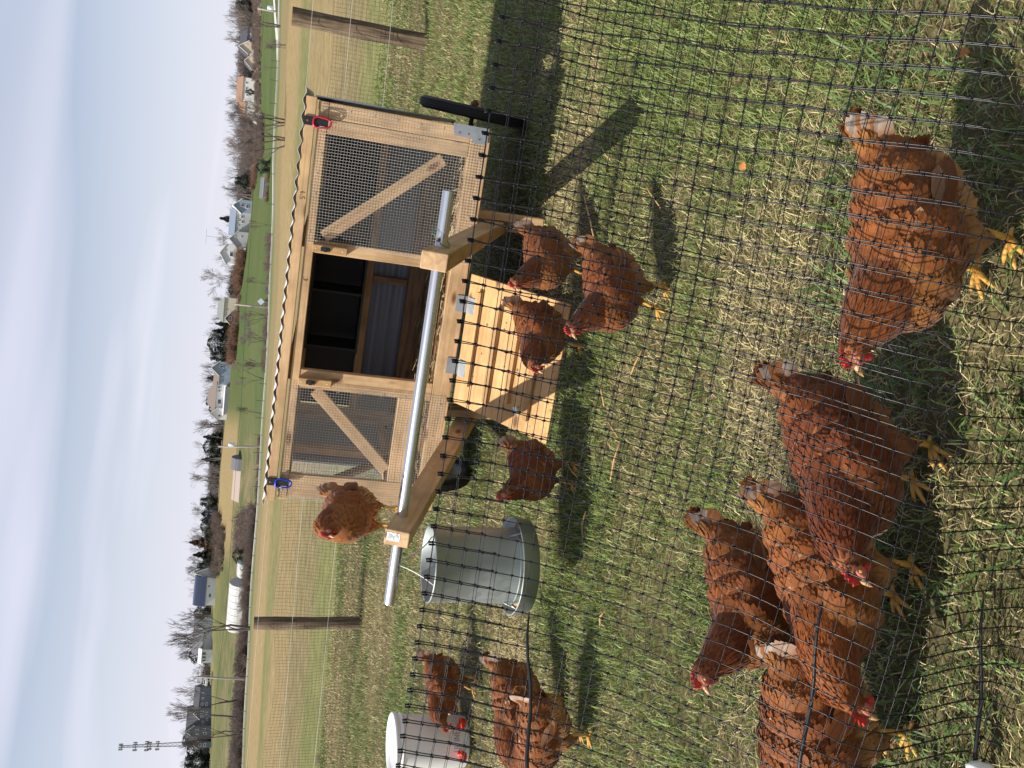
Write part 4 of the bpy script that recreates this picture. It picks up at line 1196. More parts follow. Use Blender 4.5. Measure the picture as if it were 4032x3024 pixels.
for z in (0.35, 0.70, 1.03):
    MB().box((z, 0.07, 0.0), (0.02, 0.05, 0.02)).build('insulator', M['black'], lp)
# rear netting and its wires
rn_ = empty('rear_fence_netting', fpt(0, 0))
tag(rn_, 'fine black poultry netting strung between wooden posts behind the coop', 'netting')
def rear(s, t):
    top = 0.86 + 0.035 * math.sin(s * 1.9) + 0.02 * math.sin(s * 4.3 + 1)
    z = top * t
    off = 0.08 + 0.03 * math.sin(s * 2.3 + t * 3) + 0.02 * math.sin(s * 5 + 2) + (1 - t) ** 3 * 0.06 * math.sin(s * 3.1)
    p = fpt(s, z, -off)
    return Vector(p) - Vector(fpt(0, 0))
mb = MB()
s0, s1 = -3.2, 8.6
cell = 0.036
S = np.arange(s0, s1, cell)
for s in S:
    mb.tube([rear(s + 0.006 * math.sin(t * 9 + s), t) for t in np.linspace(0, 1, 8)], 0.0011, 3, cap=False)
for j in range(25):
    t = j / 24
    mb.tube([rear(s, t) for s in np.arange(s0, s1, cell * 3)], 0.0009, 3, cap=False)
mb.build('mesh', M['netblack'], rn_)['kind'] = 'stuff'
M['tape'] = simple('white_fence_wire', (0.62, 0.63, 0.62), 0.5, 0, 0.05)
wmb = MB()
for z in (0.35, 0.70, 1.03):
    wmb.tube([Vector(fpt(s, z + 0.01 * math.sin(s), -0.11)) - Vector(fpt(0, 0)) for s in np.linspace(s0, s1, 24)], 0.0018, 4)
wmb.build('wire', M['tape'], rn_)

# ------------------------------------------------------------------ near netting: folded over at its top, bellied out below
net = empty('near_netting', (0, 1.5, 0))
tag(net, 'black plastic poultry netting in the foreground, folded over along its top', 'netting')
TY, TS = 1.470, -0.292                  # plan line of the top edge: y = TY + TS * x
PROF = np.array([  # arc position, offset towards the camera, height
    (0.00, 0.000, 0.930), (0.10, 0.028, 0.834), (0.25, 0.085, 0.695), (0.40, 0.165, 0.568), (0.55, 0.265, 0.456), (0.68, 0.368, 0.376), (0.76, 0.430, 0.325), (0.80, 0.447, 0.290),
    (0.86, 0.440, 0.232), (0.92, 0.428, 0.175), (1.00, 0.415, 0.098), (1.06, 0.410, 0.040), (1.14, 0.440, 0.015)])
def near_pt(s, t, extra=0.0):
    """s along the fence (m), t down the net (m)"""
    o_, z = np.interp(t, PROF[:, 0], PROF[:, 1]), np.interp(t, PROF[:, 0], PROF[:, 2])
    amp = min(1.0, t / 0.5)
    o_ += amp * (0.009 * math.sin(s * 4.1 + t * 3.0) + 0.004 * math.sin(s * 9.0 - t * 5.0 + 1.0))
    z += amp * 0.008 * math.sin(s * 6.0 + t * 9 + 0.5) + 0.006 * math.sin(s * 3.1)
    # the belly is fuller on the left, tighter on the right
    s2 = s + 0.0012 * math.sin(t * 31 + s * 11) + 0.012 * t * math.sin(s * 2.0)
    c = 1 / math.sqrt(1 + TS * TS)
    x = s2 * c; y = TY + TS * s2 * c
    nx, ny = TS * c, -c                  # towards the camera
    o2 = o_ + extra
    return Vector((x + nx * o2, y + ny * o2 - 1.5, z))
CX, CZ = 0.0345, 0.0300
s_lo, s_hi = -1.35, 1.15
Sn = np.arange(s_lo, s_hi, CX)
Tn = np.arange(0.0, 1.15, CZ)
def net_mesh(name, Sn, Tn, fn, rv=0.00115, rh=0.00070, node=0.0038, t_end=None):
    mb = MB()
    for i, s in enumerate(Sn):
        ts = [t for t in Tn if t_end is None or t <= t_end(s)]
        if len(ts) < 2: continue
        mb.tube([fn(s, t) for t in ts], rv, 4, cap=False)
    for t in Tn:
        ss = [s for s in Sn if t_end is None or t <= t_end(s)]
        if len(ss) < 2: continue
        # the flap's lower edge is oblique: keep runs only
        run = [ss[0]]
        runs = []
        for a, b in zip(ss[:-1], ss[1:]):
            if b - a > CX * 1.5: runs.append(run); run = []
            run.append(b)
        runs.append(run)
        for r_ in runs:
            if len(r_) > 1: mb.tube([fn(s, t) for s in r_], rh, 3, cap=False)
    # welded nodes, a little lens at every crossing
    oc = [(1, 0, 0), (-1, 0, 0), (0, 1, 0), (0, -1, 0), (0, 0, 1), (0, 0, -1)]
    of = [(0, 2, 4), (2, 1, 4), (1, 3, 4), (3, 0, 4), (2, 0, 5), (1, 2, 5), (3, 1, 5), (0, 3, 5)]
    for s in Sn:
        for t in Tn:
            if t_end is not None and t > t_end(s): continue
            p = fn(s, t); b = len(mb.v)
            for (x_, y_, z_) in oc: mb.v.append((p.x + x_ * node * 0.8, p.y + y_ * node * 0.5, p.z + z_ * node * 1.35))
            for f in of: mb.f.append(tuple(b + i for i in f)); mb.m.append(0)
    o = mb.build(name, M['netblack'], net, smooth=True); o['kind'] = 'stuff'
    return o
net_mesh('front_layer', Sn, Tn, near_pt)
# the folded-back flap hangs behind, its free edge dropping to the left
def flap_end(s): return 0.11 + 0.13 * max(0.0, min(1.0, (-s - 0.25) / 0.5)) + 0.66 * max(0.0, min(1.0, (s + 0.22) / 0.22))
def flap_pt(s, t):
    p = near_pt(s - 0.05 * min(t, 0.4), t * 0.99)
    o_ = 0.005 + 0.055 * math.sin(min(1.0, t / 0.35) * math.pi / 2) * (0.6 + 0.4 * math.sin(s * 3 + 1))
    return p + Vector((0.0, o_, 0.0))
net_mesh('folded_flap', Sn + 0.004, Tn[Tn < 1.06], flap_pt, t_end=flap_end)
tp = MB()
for s in Sn:                             # little loops where each upright bends over the top
    a, b = near_pt(s, 0.0), flap_pt(s + 0.004, 0.0)
    tp.tube([a, a + Vector((0, 0.001, 0.008)), b + Vector((0, 0, 0.008)), b], 0.0021, 5)
tp.build('top_loops', M['netblack'], net, smooth=True)['kind'] = 'stuff'
# black rods threaded through the left end
for (u0, v0, u1, v1, z0, lab) in ((618, 2080, -160, 2078, 0.75, 'uppermost thin black rod threaded through the near netting on the left'), (659, 3231, -160, 3123, 0.335, 'middle thin black rod threaded through the near netting on the left'), (675, 3862, -160, 3826, 0.045, 'lowest thin black rod lying along the foot of the near netting on the left')):
    a, b = on_ground(u0, v0, z0), on_ground(u1, v1, z0)
    n_ = 9
    pts = [Vector(a).lerp(Vector(b), i / (n_ - 1)) + Vector((0, -0.006, 0.004 * math.sin(i * 1.3))) for i in range(n_)]
    rr = [0.0012] + [0.0026 + 0.0014 * i / (n_ - 1) for i in range(1, n_)]
    tag(MB().tube(pts, rr, 7).build('black_rod', M['black'], smooth=True), lab, 'rod')
cap_ = on_ground(4, 3850, 0.05)  # small round white plastic object, its use unknown
o = MB().lathe([(0.0, 0.035), (0.010, 0.033), (0.016, 0.02), (0.017, 0.0), (0.012, -0.02), (0.006, -0.05), (0.0, -0.055)], 16).build('plastic_object', M['white_plastic'], smooth=True)
o.location = (cap_[0], cap_[1], 0.05); o.scale = (.6, .6, .6)
tag(o, 'small white plastic object at the lower left corner', 'object')

# ------------------------------------------------------------------ far side: buildings
def wallm(name, c, v=0.08): 
    M[name] = simple(name, c, 0.8, 0, v, 0.8); return M[name]
for nm_, c_ in (('slate_wall', (.13, .15, .19)), ('white_wall', (.66, .66, .64)), ('grey_wall', (.42, .43, .43)), ('blue_wall', (.27, .33, .40)), ('navy_wall', (.035, .05, .085)), ('cream_wall', (.62, .56, .42)), ('tan_wall', (.56, .48, .37)), ('pale_blue_wall', (.50, .58, .64)), ('red_wall', (.17, .065, .05)), ('brown_wall', (.22, .13, .09)),
                ('charcoal_roof', (.055, .058, .068)), ('grey_roof', (.13, .13, .14)), ('brown_roof', (.19, .155, .13)), ('tan_roof', (.36, .29, .25)), ('blue_roof', (.17, .21, .27)), ('rust_roof', (.27, .155, .10)), ('green_grey_roof', (.20, .22, .20)), ('khaki_roof', (.30, .29, .25)), ('poly_white', (.52, .52, .51)), ('trim', (.72, .72, .71)), ('teal_cloth', (.12, .25, .26))):
    wallm(nm_, c_)
M['metal_roof'] = simple('dark_metal_roof', (.10, .12, .17), 0.22, 0.75, 0.1, 1.0)
M['pane'] = simple('window_glass', (.03, .035, .045), 0.08, 0, 0.2, 2, spec=0.8)
M['bark'] = simple('bare_bark', (.085, .068, .057), 0.95, 0, 0.25, 3)
M['twig'] = simple('grey_twig', (.135, .110, .098), 0.95, 0, 0.25, 0.5)
M['pole'] = simple('utility_pole_wood', (.30, .27, .24), 0.9, 0, 0.15, 2)
M['needle'] = attr_mat('evergreen_needles', 0.8, 0.2, 0.05)
M['steel'] = simple('tower_steel', (.20, .21, .24), 0.6, 0.3, 0.1, 1)

def building(name, label, cat, dist, blocks, yaw=0.0):
    """blocks in photo pixels: U0, U1 (left, right), base, eave, ridge rows, kind, wall, roof, depth m, forward m, windows [(u, v, w, h)]"""
    U0 = min(b[0] for b in blocks); U1 = max(b[1] for b in blocks); Vb = max(b[2] for b in blocks)
    uc = (U0 + U1) / 2
    k = mpp(uc, Vb, dist)
    P = at(uc, Vb, dist)
    P[2] = min(P[2], float(height(P[0], P[1])) + 0.3)
    zoff = at(uc, Vb, dist)[2] - P[2]
    root = empty(name, P, math.atan2(-P[0], P[1]) * 0.6 + yaw)
    tag(root, label, cat)
    # rows follow the tilted horizon; take that tilt out
    til = lambda u_: (u_ - uc) * 0.082
    for (u0, u1, vb, ve, vr, kind, wm, rm, dep, fwd, wins) in blocks:
        um = (u0 + u1) / 2
        cx = (um - uc) * k; w = (u1 - u0) * k
        z0 = -(vb - Vb - til(um)) * k + zoff; z1 = -(ve - Vb - til(um)) * k + zoff; z2 = -(vr - Vb - til(um)) * k + zoff
        yf_, ybk = -fwd, -fwd + dep
        zb = min(z0, 0) - 2.5
        ov = 0.25
        if kind in ('x', 'hip', 'gam'):
            MB().box((cx, (yf_ + ybk) / 2, (zb + z1) / 2), (w, dep, z1 - zb)).build('wall', M[wm], root)
            r_ = MB(); ym = (yf_ + ybk) / 2
            ins = min(w * 0.28, dep * 0.45) if kind == 'hip' else 0.0
            xa, xb_ = cx - w / 2 - ov, cx + w / 2 + ov
            if kind == 'gam':
                prof = []
                for t in np.linspace(0, math.pi, 11):
                    prof.append((ym - (dep / 2 + ov) * math.cos(t) * (1 - 0.10 * math.sin(t)), z1 - 0.2 + (z2 - z1 + 0.2) * math.sin(t) ** 0.8))
                pts = [(xa, y_, z_) for y_, z_ in prof]
                r_.prism(pts, (xb_ - xa, 0, 0)); r_.build('roof', M[rm], root)
            else:
                ze = z1 - 0.12
                a = [(xa, yf_ - ov, ze), (xb_, yf_ - ov, ze), (xb_, ybk + ov, ze), (xa, ybk + ov, ze)]
                r1_, r2_ = (xa + ins, ym, z2), (xb_ - ins, ym, z2)
                b = len(r_.v); r_.v += a + [r1_, r2_]
                for f in ((0, 1, 5, 4), (2, 3, 4, 5), (1, 2, 5), (3, 0, 4), (3, 2, 1, 0)): r_.f.append(tuple(b + i for i in f)); r_.m.append(0)
                r_.build('roof', M[rm], root)
                if kind == 'x':
                    for xx, sg in ((cx - w / 2, -1), (cx + w / 2, 1)):
                        MB().prism([(xx - 0.02 * sg, yf_, z1 - 0.13), (xx - 0.02 * sg, ybk, z1 - 0.13), (xx - 0.02 * sg, ym, z2 - 0.15)], (sg * 0.04, 0, 0)).build('gable', M[wm], root)
        elif kind == 'y':
            MB().box((cx, (yf_ + ybk) / 2, (zb + z1) / 2), (w, dep, z1 - zb)).build('wall', M[wm], root)
            MB().prism([(cx - w / 2, yf_, z1), (cx + w / 2, yf_, z1), (cx, yf_, z2)], (0, dep, 0)).build('gable', M[wm], root)
            th = 0.18; r_ = MB()
            for sg in (-1, 1):
                e = Vector((cx + sg * (w / 2 + ov), 0, z1 - ov * (z2 - z1) / (w / 2))); t_ = Vector((cx, 0, z2 + 0.02))
                pts = [(e.x, yf_ - ov, e.z), (t_.x, yf_ - ov, t_.z), (t_.x, yf_ - ov, t_.z + th), (e.x, yf_ - ov, e.z + th)]
                if sg > 0: pts = pts[::-1]
                r_.prism(pts, (0, dep + 2 * ov, 0))
            r_.build('roof', M[rm], root)
            for sg in (-1, 1):
                e = Vector((cx + sg * (w / 2 + ov), yf_ - ov - 0.04, z1 - ov * (z2 - z1) / (w / 2))); t_ = Vector((cx, yf_ - ov - 0.04, z2 + 0.02))
                MB().tube([e, t_], 0.11, 4).build('barge_board', M['trim'], root)
        elif kind == 'hoop':
            ym = (yf_ + ybk) / 2
            prof = [(ym - (dep / 2) * math.cos(t), zb if i in (0, 14) else z0 + (z2 - z0) * math.sin(t) ** 0.85) for i, t in enumerate(np.linspace(0, math.pi, 15))]
            MB().prism([(cx - w / 2, y_, z_) for y_, z_ in prof], (w, 0, 0)).build('cover', M[rm], root, smooth=False)
            for sg in (-1, 1):
                MB().prism([(cx + sg * w / 2, ym - (dep / 2 - .04) * math.cos(t), zb if i in (0, 12) else z0 + (z2 - z0 - .05) * math.sin(t) ** 0.85) for i, t in enumerate(np.linspace(0, math.pi, 13))], (sg * 0.06, 0, 0)).build('end_wall', M[wm], root)
            for i in range(7):
                xx = cx - w / 2 + w * (i + 0.5) / 7
                MB().tube([(xx, y_ * 1.0 + (y_ - ym) * 0.01, z_ + 0.03) for y_, z_ in prof[1:-1]], 0.05, 4).build('hoop_rib', M['trim'], root)
        for (wu, wv, ww, wh) in wins:
            xx = (wu - uc) * k; zz = -(wv - Vb - til(wu)) * k + zoff
            f = MB().box((xx, yf_ - 0.03, zz), (ww * k, 0.10, wh * k)).build('window', M['trim'], root)
            mz = 1 if ww * k < 1.4 else 2
            for i in range(mz):
                pw = (ww * k - 0.14) / mz - 0.06
                MB().box((xx + (i - (mz - 1) / 2) * (pw + 0.08), yf_ - 0.085, zz), (pw, 0.03, wh * k - 0.2)).build('pane', M['pane'], f)
    return root, k
CH, GR, WH = 'charcoal_roof', 'grey_roof', 'white_wall'
building('large_house', 'large slate grey house with white trimmed gables at the far left', 'house', 250, [
    (120, 231, 822, 782, 735, 'x', 'slate_wall', CH, 9, 0, [(140, 800, 5, 8), (184, 800, 6, 9), (192, 815, 7, 8), (215, 800, 5, 8)]),
    (133, 171, 822, 764, 738, 'y', 'slate_wall', CH, 5, 1.5, [(143, 780, 7, 10), (156, 780, 9, 12), (144, 808, 9, 12), (158, 806, 8, 12), (152, 750, 3, 5)]),
    (199, 237, 822, 786, 766, 'y', 'slate_wall', CH, 5, 1.5, [(208, 797, 7, 11), (222, 797, 11, 13), (215, 776, 3, 5), (218, 815, 10, 9)]),
    (237, 310, 820, 786, 764, 'x', 'slate_wall', CH, 7, 0.5, [(250, 797, 10, 9), (250, 814, 12, 9), (272, 800, 6, 9), (292, 800, 6, 8)]),
    (89, 111, 818, 779, 766, 'y', 'slate_wall', CH, 6, 0.8, [(100, 790, 12, 10), (100, 808, 12, 9)])])
building('grey_cottage', 'low grey roofed house with white glazed sunroom and chimney', 'house', 250, [
    (452, 582, 828, 801, 761, 'x', 'grey_wall', GR, 8, 0, [(512, 812, 14, 8), (530, 812, 8, 8)]),
    (543, 588, 832, 808, 778, 'y', 'grey_wall', GR, 6, 1.2, [(560, 818, 5, 8), (574, 818, 5, 8)]),
    (422, 470, 819, 795, 783, 'x', WH, 'trim', 4, 2.2, [(431, 806, 9, 16), (443, 806, 11, 16), (457, 806, 13, 16)])])
building('metal_roofed_barn', 'barn with curved dark shiny metal roof on the left hilltop', 'barn', 245, [
    (642, 748, 838, 809, 764, 'gam', WH, 'metal_roof', 8, 0, [(680, 827, 16, 10), (716, 824, 9, 9)]),
    (748, 781, 832, 812, 768, 'y', 'grey_wall', CH, 7, -1.0, [(764, 806, 5, 11)])])
building('hoop_house', 'long white plastic covered hoop house behind the forked tree', 'greenhouse', 172, [(524, 716, 950, 940, 897, 'hoop', 'grey_wall', 'poly_white', 5.0, 0, [])], yaw=-0.32)
building('small_greenhouse', 'small pale polytunnel standing in brown brush', 'greenhouse', 165, [(740, 800, 966, 955, 934, 'hoop', 'pale_blue_wall', 'poly_white', 3.0, 0, [])], yaw=-0.5)
building('navy_house', 'dark navy house with white windows among evergreens on the hill', 'house', 262, [
    (978, 1021, 858, 815, 792, 'y', 'navy_wall', 'khaki_roof', 8, 0, [(1012, 816, 5, 9), (1000, 816, 5, 9), (1012, 832, 5, 9), (1000, 832, 5, 9), (988, 816, 5, 9)]),
    (958, 990, 858, 812, 793, 'y', 'navy_wall', 'khaki_roof', 7, 0.6, [(972, 808, 6, 7)])])
building('tan_roofed_barn', 'long cream barn with pinkish tan roof and arched grey end', 'barn', 200, [
    (1046, 1190, 977, 948, 917, 'x', 'cream_wall', 'tan_roof', 7, 0, [(1090, 962, 6, 14)]),
    (1172, 1209, 979, 950, 912, 'gam', 'grey_wall', 'grey_roof', 7.4, 0.1, [])], yaw=-0.12)
building('brown_roofed_house', 'big white house with brown roof, deck and two gabled wings', 'house', 250, [
    (1402, 1513, 897, 851, 819, 'hip', WH, 'brown_roof', 9, 0, [(1496, 866, 8, 12), (1482, 866, 8, 10), (1440, 866, 20, 14), (1412, 868, 7, 12)]),
    (1507, 1549, 899, 864, 842, 'x', 'blue_wall', 'brown_roof', 7, 0.5, [(1533, 873, 6, 10)]),
    (1543, 1596, 905, 865, 837, 'y', 'blue_wall', 'brown_roof', 8, 1.2, [(1577, 876, 11, 16)]),
    (1370, 1414, 886, 856, 830, 'y', WH, 'brown_roof', 8, 1.2, [(1386, 866, 9, 11)]),
    (1392, 1500, 900, 884, 881, 'x', 'grey_wall', 'trim', 2.5, 2.8, [])])
building('low_red_house', 'low dark red house with white gable on the hill crest', 'house', 275, [(1222, 1308, 872, 862, 850, 'x', 'red_wall', 'brown_roof', 6, 0, [(1250, 866, 5, 4), (1290, 866, 5, 4)])])
building('cream_house', 'cream house with grey hipped roof and small brick porch', 'house', 250, [
    (1752, 1848, 931, 882, 857, 'hip', 'cream_wall', 'green_grey_roof', 9, 0, [(1830, 893, 7, 8), (1800, 893, 7, 8), (1772, 895, 7, 9)]),
    (1748, 1786, 932, 905, 888, 'y', 'brown_wall', 'green_grey_roof', 3, 2, [(1767, 908, 18, 10)])])
building('white_garage', 'bright white gabled garage beside the grey house', 'garage', 255, [
    (1984, 2059, 930, 892, 869, 'y', WH, 'trim', 9, 0, [(2034, 890, 8, 7), (2020, 912, 18, 14)])])
building('grey_house', 'two storey grey house with blue gable and blue grey roof', 'house', 250, [
    (2098, 2190, 976, 928, 904, 'x', 'grey_wall', 'blue_roof', 9, 0, [(2150, 942, 9, 9), (2130, 940, 6, 8), (2164, 955, 9, 11), (2145, 956, 10, 10), (2120, 956, 6, 10), (2108, 940, 5, 6)]),
    (2179, 2230, 990, 950, 921, 'y', 'blue_wall', 'trim', 8, 1.2, [(2208, 957, 12, 14), (2206, 975, 14, 12)]),
    (2044, 2106, 968, 936, 907, 'y', 'grey_wall', 'grey_roof', 8, 1.0, [(2085, 929, 6, 6), (2086, 952, 7, 6)])])
building('blue_shed', 'small pale blue shed with grey roof below the evergreen', 'shed', 150, [(2250, 2318, 1053, 1036, 1024, 'x', 'pale_blue_wall', 'grey_roof', 4, 0, [(2270, 1044, 12, 8), (2300, 1044, 10, 8)])])
building('rust_roofed_house', 'long white house with rust coloured roof right of the coop', 'house', 262, [
    (2623, 2710, 994, 956, 933, 'x', WH, 'rust_roof', 8, 0, [(2690, 972, 8, 9), (2670, 972, 8, 9), (2645, 974, 8, 9)]),
    (2574, 2628, 1002, 966, 942, 'x', WH, 'rust_roof', 7, -0.4, [(2600, 980, 10, 8)])])
building('tan_gabled_house', 'grey roofed house with two sunlit tan gables at the far right', 'house', 260, [
    (2846, 2905, 1022, 975, 948, 'x', 'slate_wall', 'charcoal_roof', 8, 0, [(2880, 992, 8, 8), (2862, 998, 7, 8)]),
    (2804, 2850, 1016, 977, 943, 'y', 'tan_wall', 'charcoal_roof', 9, 1.0, [(2836, 974, 4, 8)]),
    (2748, 2804, 1010, 992, 965, 'y', 'tan_wall', 'charcoal_roof', 9, 1.6, [])])
building('white_shed', 'small white gabled shed behind bare trees on the right', 'shed', 205, [(2537, 2574, 1032, 1012, 990, 'y', WH, 'grey_wall', 4, 0, [])])

# ------------------------------------------------------------------ bare trees
def branch_tree(seed, trunks=1, spread=0.5, levels=6, h=10.0, up=0.25, r0=0.20, nb=(2, 2)):
    rr = random.Random(seed); thick, thin = MB(), MB()
    def grow(p, d, L, r, lev):
        n = 3; pts = [p]; q = p.copy(); dd = d.copy()
        for i in range(n):
            dd = (dd + Vector((rr.uniform(-1, 1), rr.uniform(-1, 1), rr.uniform(-.6, 1) * .8 + up * .4)) * 0.13).normalized()
            q = q + dd * (L / n); pts.append(q.copy())
        r1 = r * 0.62
        rad_ = [r + (r1 - r) * i / n for i in range(n + 1)]
        if lev >= 3: thin.tube(pts, rad_, 3, cap=False)
        else: thick.tube(pts, rad_, 6 if lev == 0 else 4, cap=False)
        if lev >= levels: return
        for c in range(rr.randint(*nb) + (1 if lev >= 1 else 0)):
            t = rr.uniform(0.45, 1.0) if c else 1.0
            bi = min(n - 1, int(t * n)); bp_ = pts[bi].lerp(pts[bi + 1], t * n - bi) if bi < n else pts[-1]
            ax = Vector((rr.uniform(-1, 1), rr.uniform(-1, 1), rr.uniform(-.3, .3))).normalized()
            a = rr.uniform(0.25, 1.0) * spread * (1.25 if c else 0.55)
            nd = Quaternion(ax, a) @ dd
            nd = (nd + Vector((0, 0, up * .55))).normalized()
            grow(bp_, nd, L * rr.uniform(0.58, 0.82), max(r1 * rr.uniform(.6, .9), 0.014), lev + 1)
    for k in range(trunks):
        a = rr.uniform(0, 6.28)
        tilt = 0.12 if trunks == 1 else rr.uniform(0.15, 0.45)
        grow(Vector((0, 0, -0.3)), Vector((math.cos(a) * tilt, math.sin(a) * tilt, 1)).normalized(), h * 0.33, r0, 0)
    return thick, thin
protos = []
for sd_, kw in ((1, dict(spread=.62)), (2, dict(spread=.5, up=.4)), (3, dict(trunks=2, spread=.6, r0=.18)), (4, dict(trunks=3, spread=.6, r0=.17, levels=6)), (5, dict(spread=.8, up=.15))):
    a, b = branch_tree(sd_, **kw)
    ot, ob_ = a.build('trunk', M['bark']), b.build('crown', M['twig'])
    zmax = max(v[2] for v in b.v)
    protos.append((ot.data, ob_.data, zmax))
    bpy.data.objects.remove(ot); bpy.data.objects.remove(ob_)
def bare_tree(u_, vb, vt, dist, kind, label, wide=1.0, group='bare trees'):
    P = at(u_, vb, dist); k = mpp(u_, vb, dist)
    zg_ = float(height(P[0], P[1]))
    hgt = (vb - vt) * k + max(0, P[2] - zg_)
    P[2] = min(P[2], zg_)
    tm, cm, zm = protos[kind]
    s = hgt / zm
    root = empty('bare_tree', P, random.uniform(0, 6.28))
    root.scale = (s * wide, s * wide, s)
    for nm_, me in (('trunk', tm), ('crown', cm)):
        o = bpy.data.objects.new(nm_, me); COL.objects.link(o); o.parent = root
    tag(root, label, 'tree', group)
    return root
BT = [
    (552, 1014, 668, 104, 2, 'tall forked bare tree at the field edge before the white hoop house', .9),
    (275, 958, 676, 116, 1, 'thin bare tree rising before the right wing of the slate house', .7),
    (196, 955, 668, 116, 1, 'thin bare tree before the middle of the large slate house', .7),
    (136, 946, 716, 114, 2, 'dark crooked bare tree before the left gable of the slate house', .8),
    (380, 826, 758, 268, 4, 'broad bare tree behind the white car on the hilltop', 1.3),
    (470, 826, 700, 270, 0, 'pale bare tree behind the glazed sunroom', 1.0),
    (820, 826, 735, 268, 1, 'fan shaped bare tree right of the metal roofed barn', 1.1),
    (927, 840, 752, 275, 0, 'pinkish bare tree left of the navy house', 1.2),
    (1003, 846, 750, 285, 0, 'bare tree rising behind the navy house', 1.0),
    (1112, 858, 742, 275, 0, 'large round bare tree on the crest above the tan roofed barn', 1.25),
    (1355, 884, 783, 272, 0, 'round bare tree left of the brown roofed house', 1.25),
    (1392, 1056, 930, 114, 1, 'bare tree by the road below the left gable of the brown roofed house', .8),
    (1518, 1074, 908, 112, 1, 'bare tree by the road below the middle of the brown roofed house', .9),
    (1584, 1076, 958, 112, 2, 'low bare tree by the road below the right wing of the brown roofed house', 1.0),
    (1680, 1070, 938, 112, 3, 'spreading many stemmed bare tree by the road left of the cream house', 1.1),
    (1779, 1068, 940, 112, 3, 'upright many stemmed bare tree by the road below the cream house', .9),
    (1905, 1062, 968, 112, 1, 'slim bare tree by the road right of the diamond sign', .9),
    (1933, 965, 793, 258, 4, 'largest round bare tree on the hill left of the white garage', 1.15),
    (1850, 940, 830, 268, 0, 'bare tree behind the cream house', 1.2),
    (2134, 1069, 980, 112, 1, 'slim bare tree on the lawn below the grey house', .8),
    (2090, 940, 848, 272, 0, 'bare tree behind the grey house below the aerial', 1.2),
    (2538, 1184, 888, 62, 3, 'dark spreading bare tree just right of the coop roof corner', .9),
    (2462, 1180, 884, 60, 3, 'dark many stemmed bare tree rising behind the coop roof', 1.0),
    (2756, 1104, 1030, 106, 1, 'slim bare tree by the road below the tan gables', .8),
    (2834, 1168, 1040, 70, 2, 'short forked bare tree at the field edge on the right', .8),
    (2915, 1118, 905, 98, 2, 'tall bare tree by the road at the far right', 1.0),
    (2950, 1005, 900, 262, 4, 'wide bare tree behind the tan gabled house', 1.3),
    (2740, 1000, 930, 275, 0, 'bare tree between the rust roof and the tan gables', 1.3),
    (2420, 1030, 905, 240, 0, 'grey bare tree on the slope right of the evergreen', 1.4),
    (2290, 985, 905, 275, 0, 'bare tree behind the blue gable', 1.2),
]
for b in BT: bare_tree(*b)

# ------------------------------------------------------------------ evergreens
def conifer(seed, h=8.0, r=2.2, n=2600, shape='cone', brown=False):
    g = np.random.default_rng(seed)
    t = g.uniform(0, 1, n) ** 0.8
    z = h * (0.06 + 0.94 * (1 - t))
    if shape == 'cone': rr = r * t * (0.82 + 0.22 * np.sin(t * 26 + seed))
    else: rr = r * np.sqrt(np.clip(1 - ((t - 0.55) / 0.58) ** 2, 0.02, 1)) * (0.8 + 0.25 * np.sin(t * 11 + seed))
    a = g.uniform(0, 2 * np.pi, n)
    lob = 1 + 0.22 * np.sin(a * 5 + z * 2.1) + 0.12 * np.sin(a * 11 - z * 3)
    rad_ = rr * lob * np.sqrt(g.uniform(0.25, 1, n))
    c = np.stack([rad_ * np.cos(a), rad_ * np.sin(a), z], 1)
    out = np.stack([np.cos(a), np.sin(a), -0.25 + g.uniform(-.3, .45, n)], 1); out /= np.linalg.norm(out, axis=1, keepdims=True)
    side = np.cross(out, g.normal(0, 1, (n, 3))); side /= np.linalg.norm(side, axis=1, keepdims=True)
    L_ = g.uniform(.25, .62, n)[:, None] * h / 8; w = L_ * .30
    v = np.stack([c - out * L_ * .4 - side * w, c - out * L_ * .4 + side * w, c + out * L_ * .6], 1).reshape(-1, 3)
    f = np.arange(n * 3).reshape(-1, 3)
    base = np.array([.13, .085, .055]) if brown else np.array([.036, .050, .036])
    col = base * g.uniform(.55, 1.6, (n, 1))
    return v, f, np.repeat(col, 3, 0)
evp = []
for sd_, kw in ((1, dict()), (2, dict(shape='round', r=2.6, n=3000)), (3, dict(brown=True, r=2.6)), (4, dict(r=1.7)), (5, dict(shape='round', r=3.0, h=7, n=3000))):
    v, f, c = conifer(sd_, **kw)
    o = np_mesh('crown', v, f, M['needle'], colors=c)
    tr = MB().tube([(0, 0, -1.5), (0, 0, 7.0 * 0.85)], [0.16, 0.03], 6).build('trunk', M['bark'])
    evp.append((o.data, tr.data, float(v[:, 2].max())))
    bpy.data.objects.remove(o); bpy.data.objects.remove(tr)
def evergreen(u_, vb, vt, dist, kind, label, wide=1.0):
    P = at(u_, vb, dist); k = mpp(u_, vb, dist); zg_ = float(height(P[0], P[1]))
    hgt = (vb - vt) * k + max(0, P[2] - zg_); P[2] = min(P[2], zg_)
    cm, tm, zm = evp[kind]; s = hgt / zm
    root = empty('evergreen_tree', P, random.uniform(0, 6.28)); root.scale = (s * wide, s * wide, s)
    for nm_, me in (('crown', cm), ('trunk', tm)):
        o = bpy.data.objects.new(nm_, me); COL.objects.link(o); o.parent = root
    tag(root, label, 'evergreen', 'evergreens on the hill')
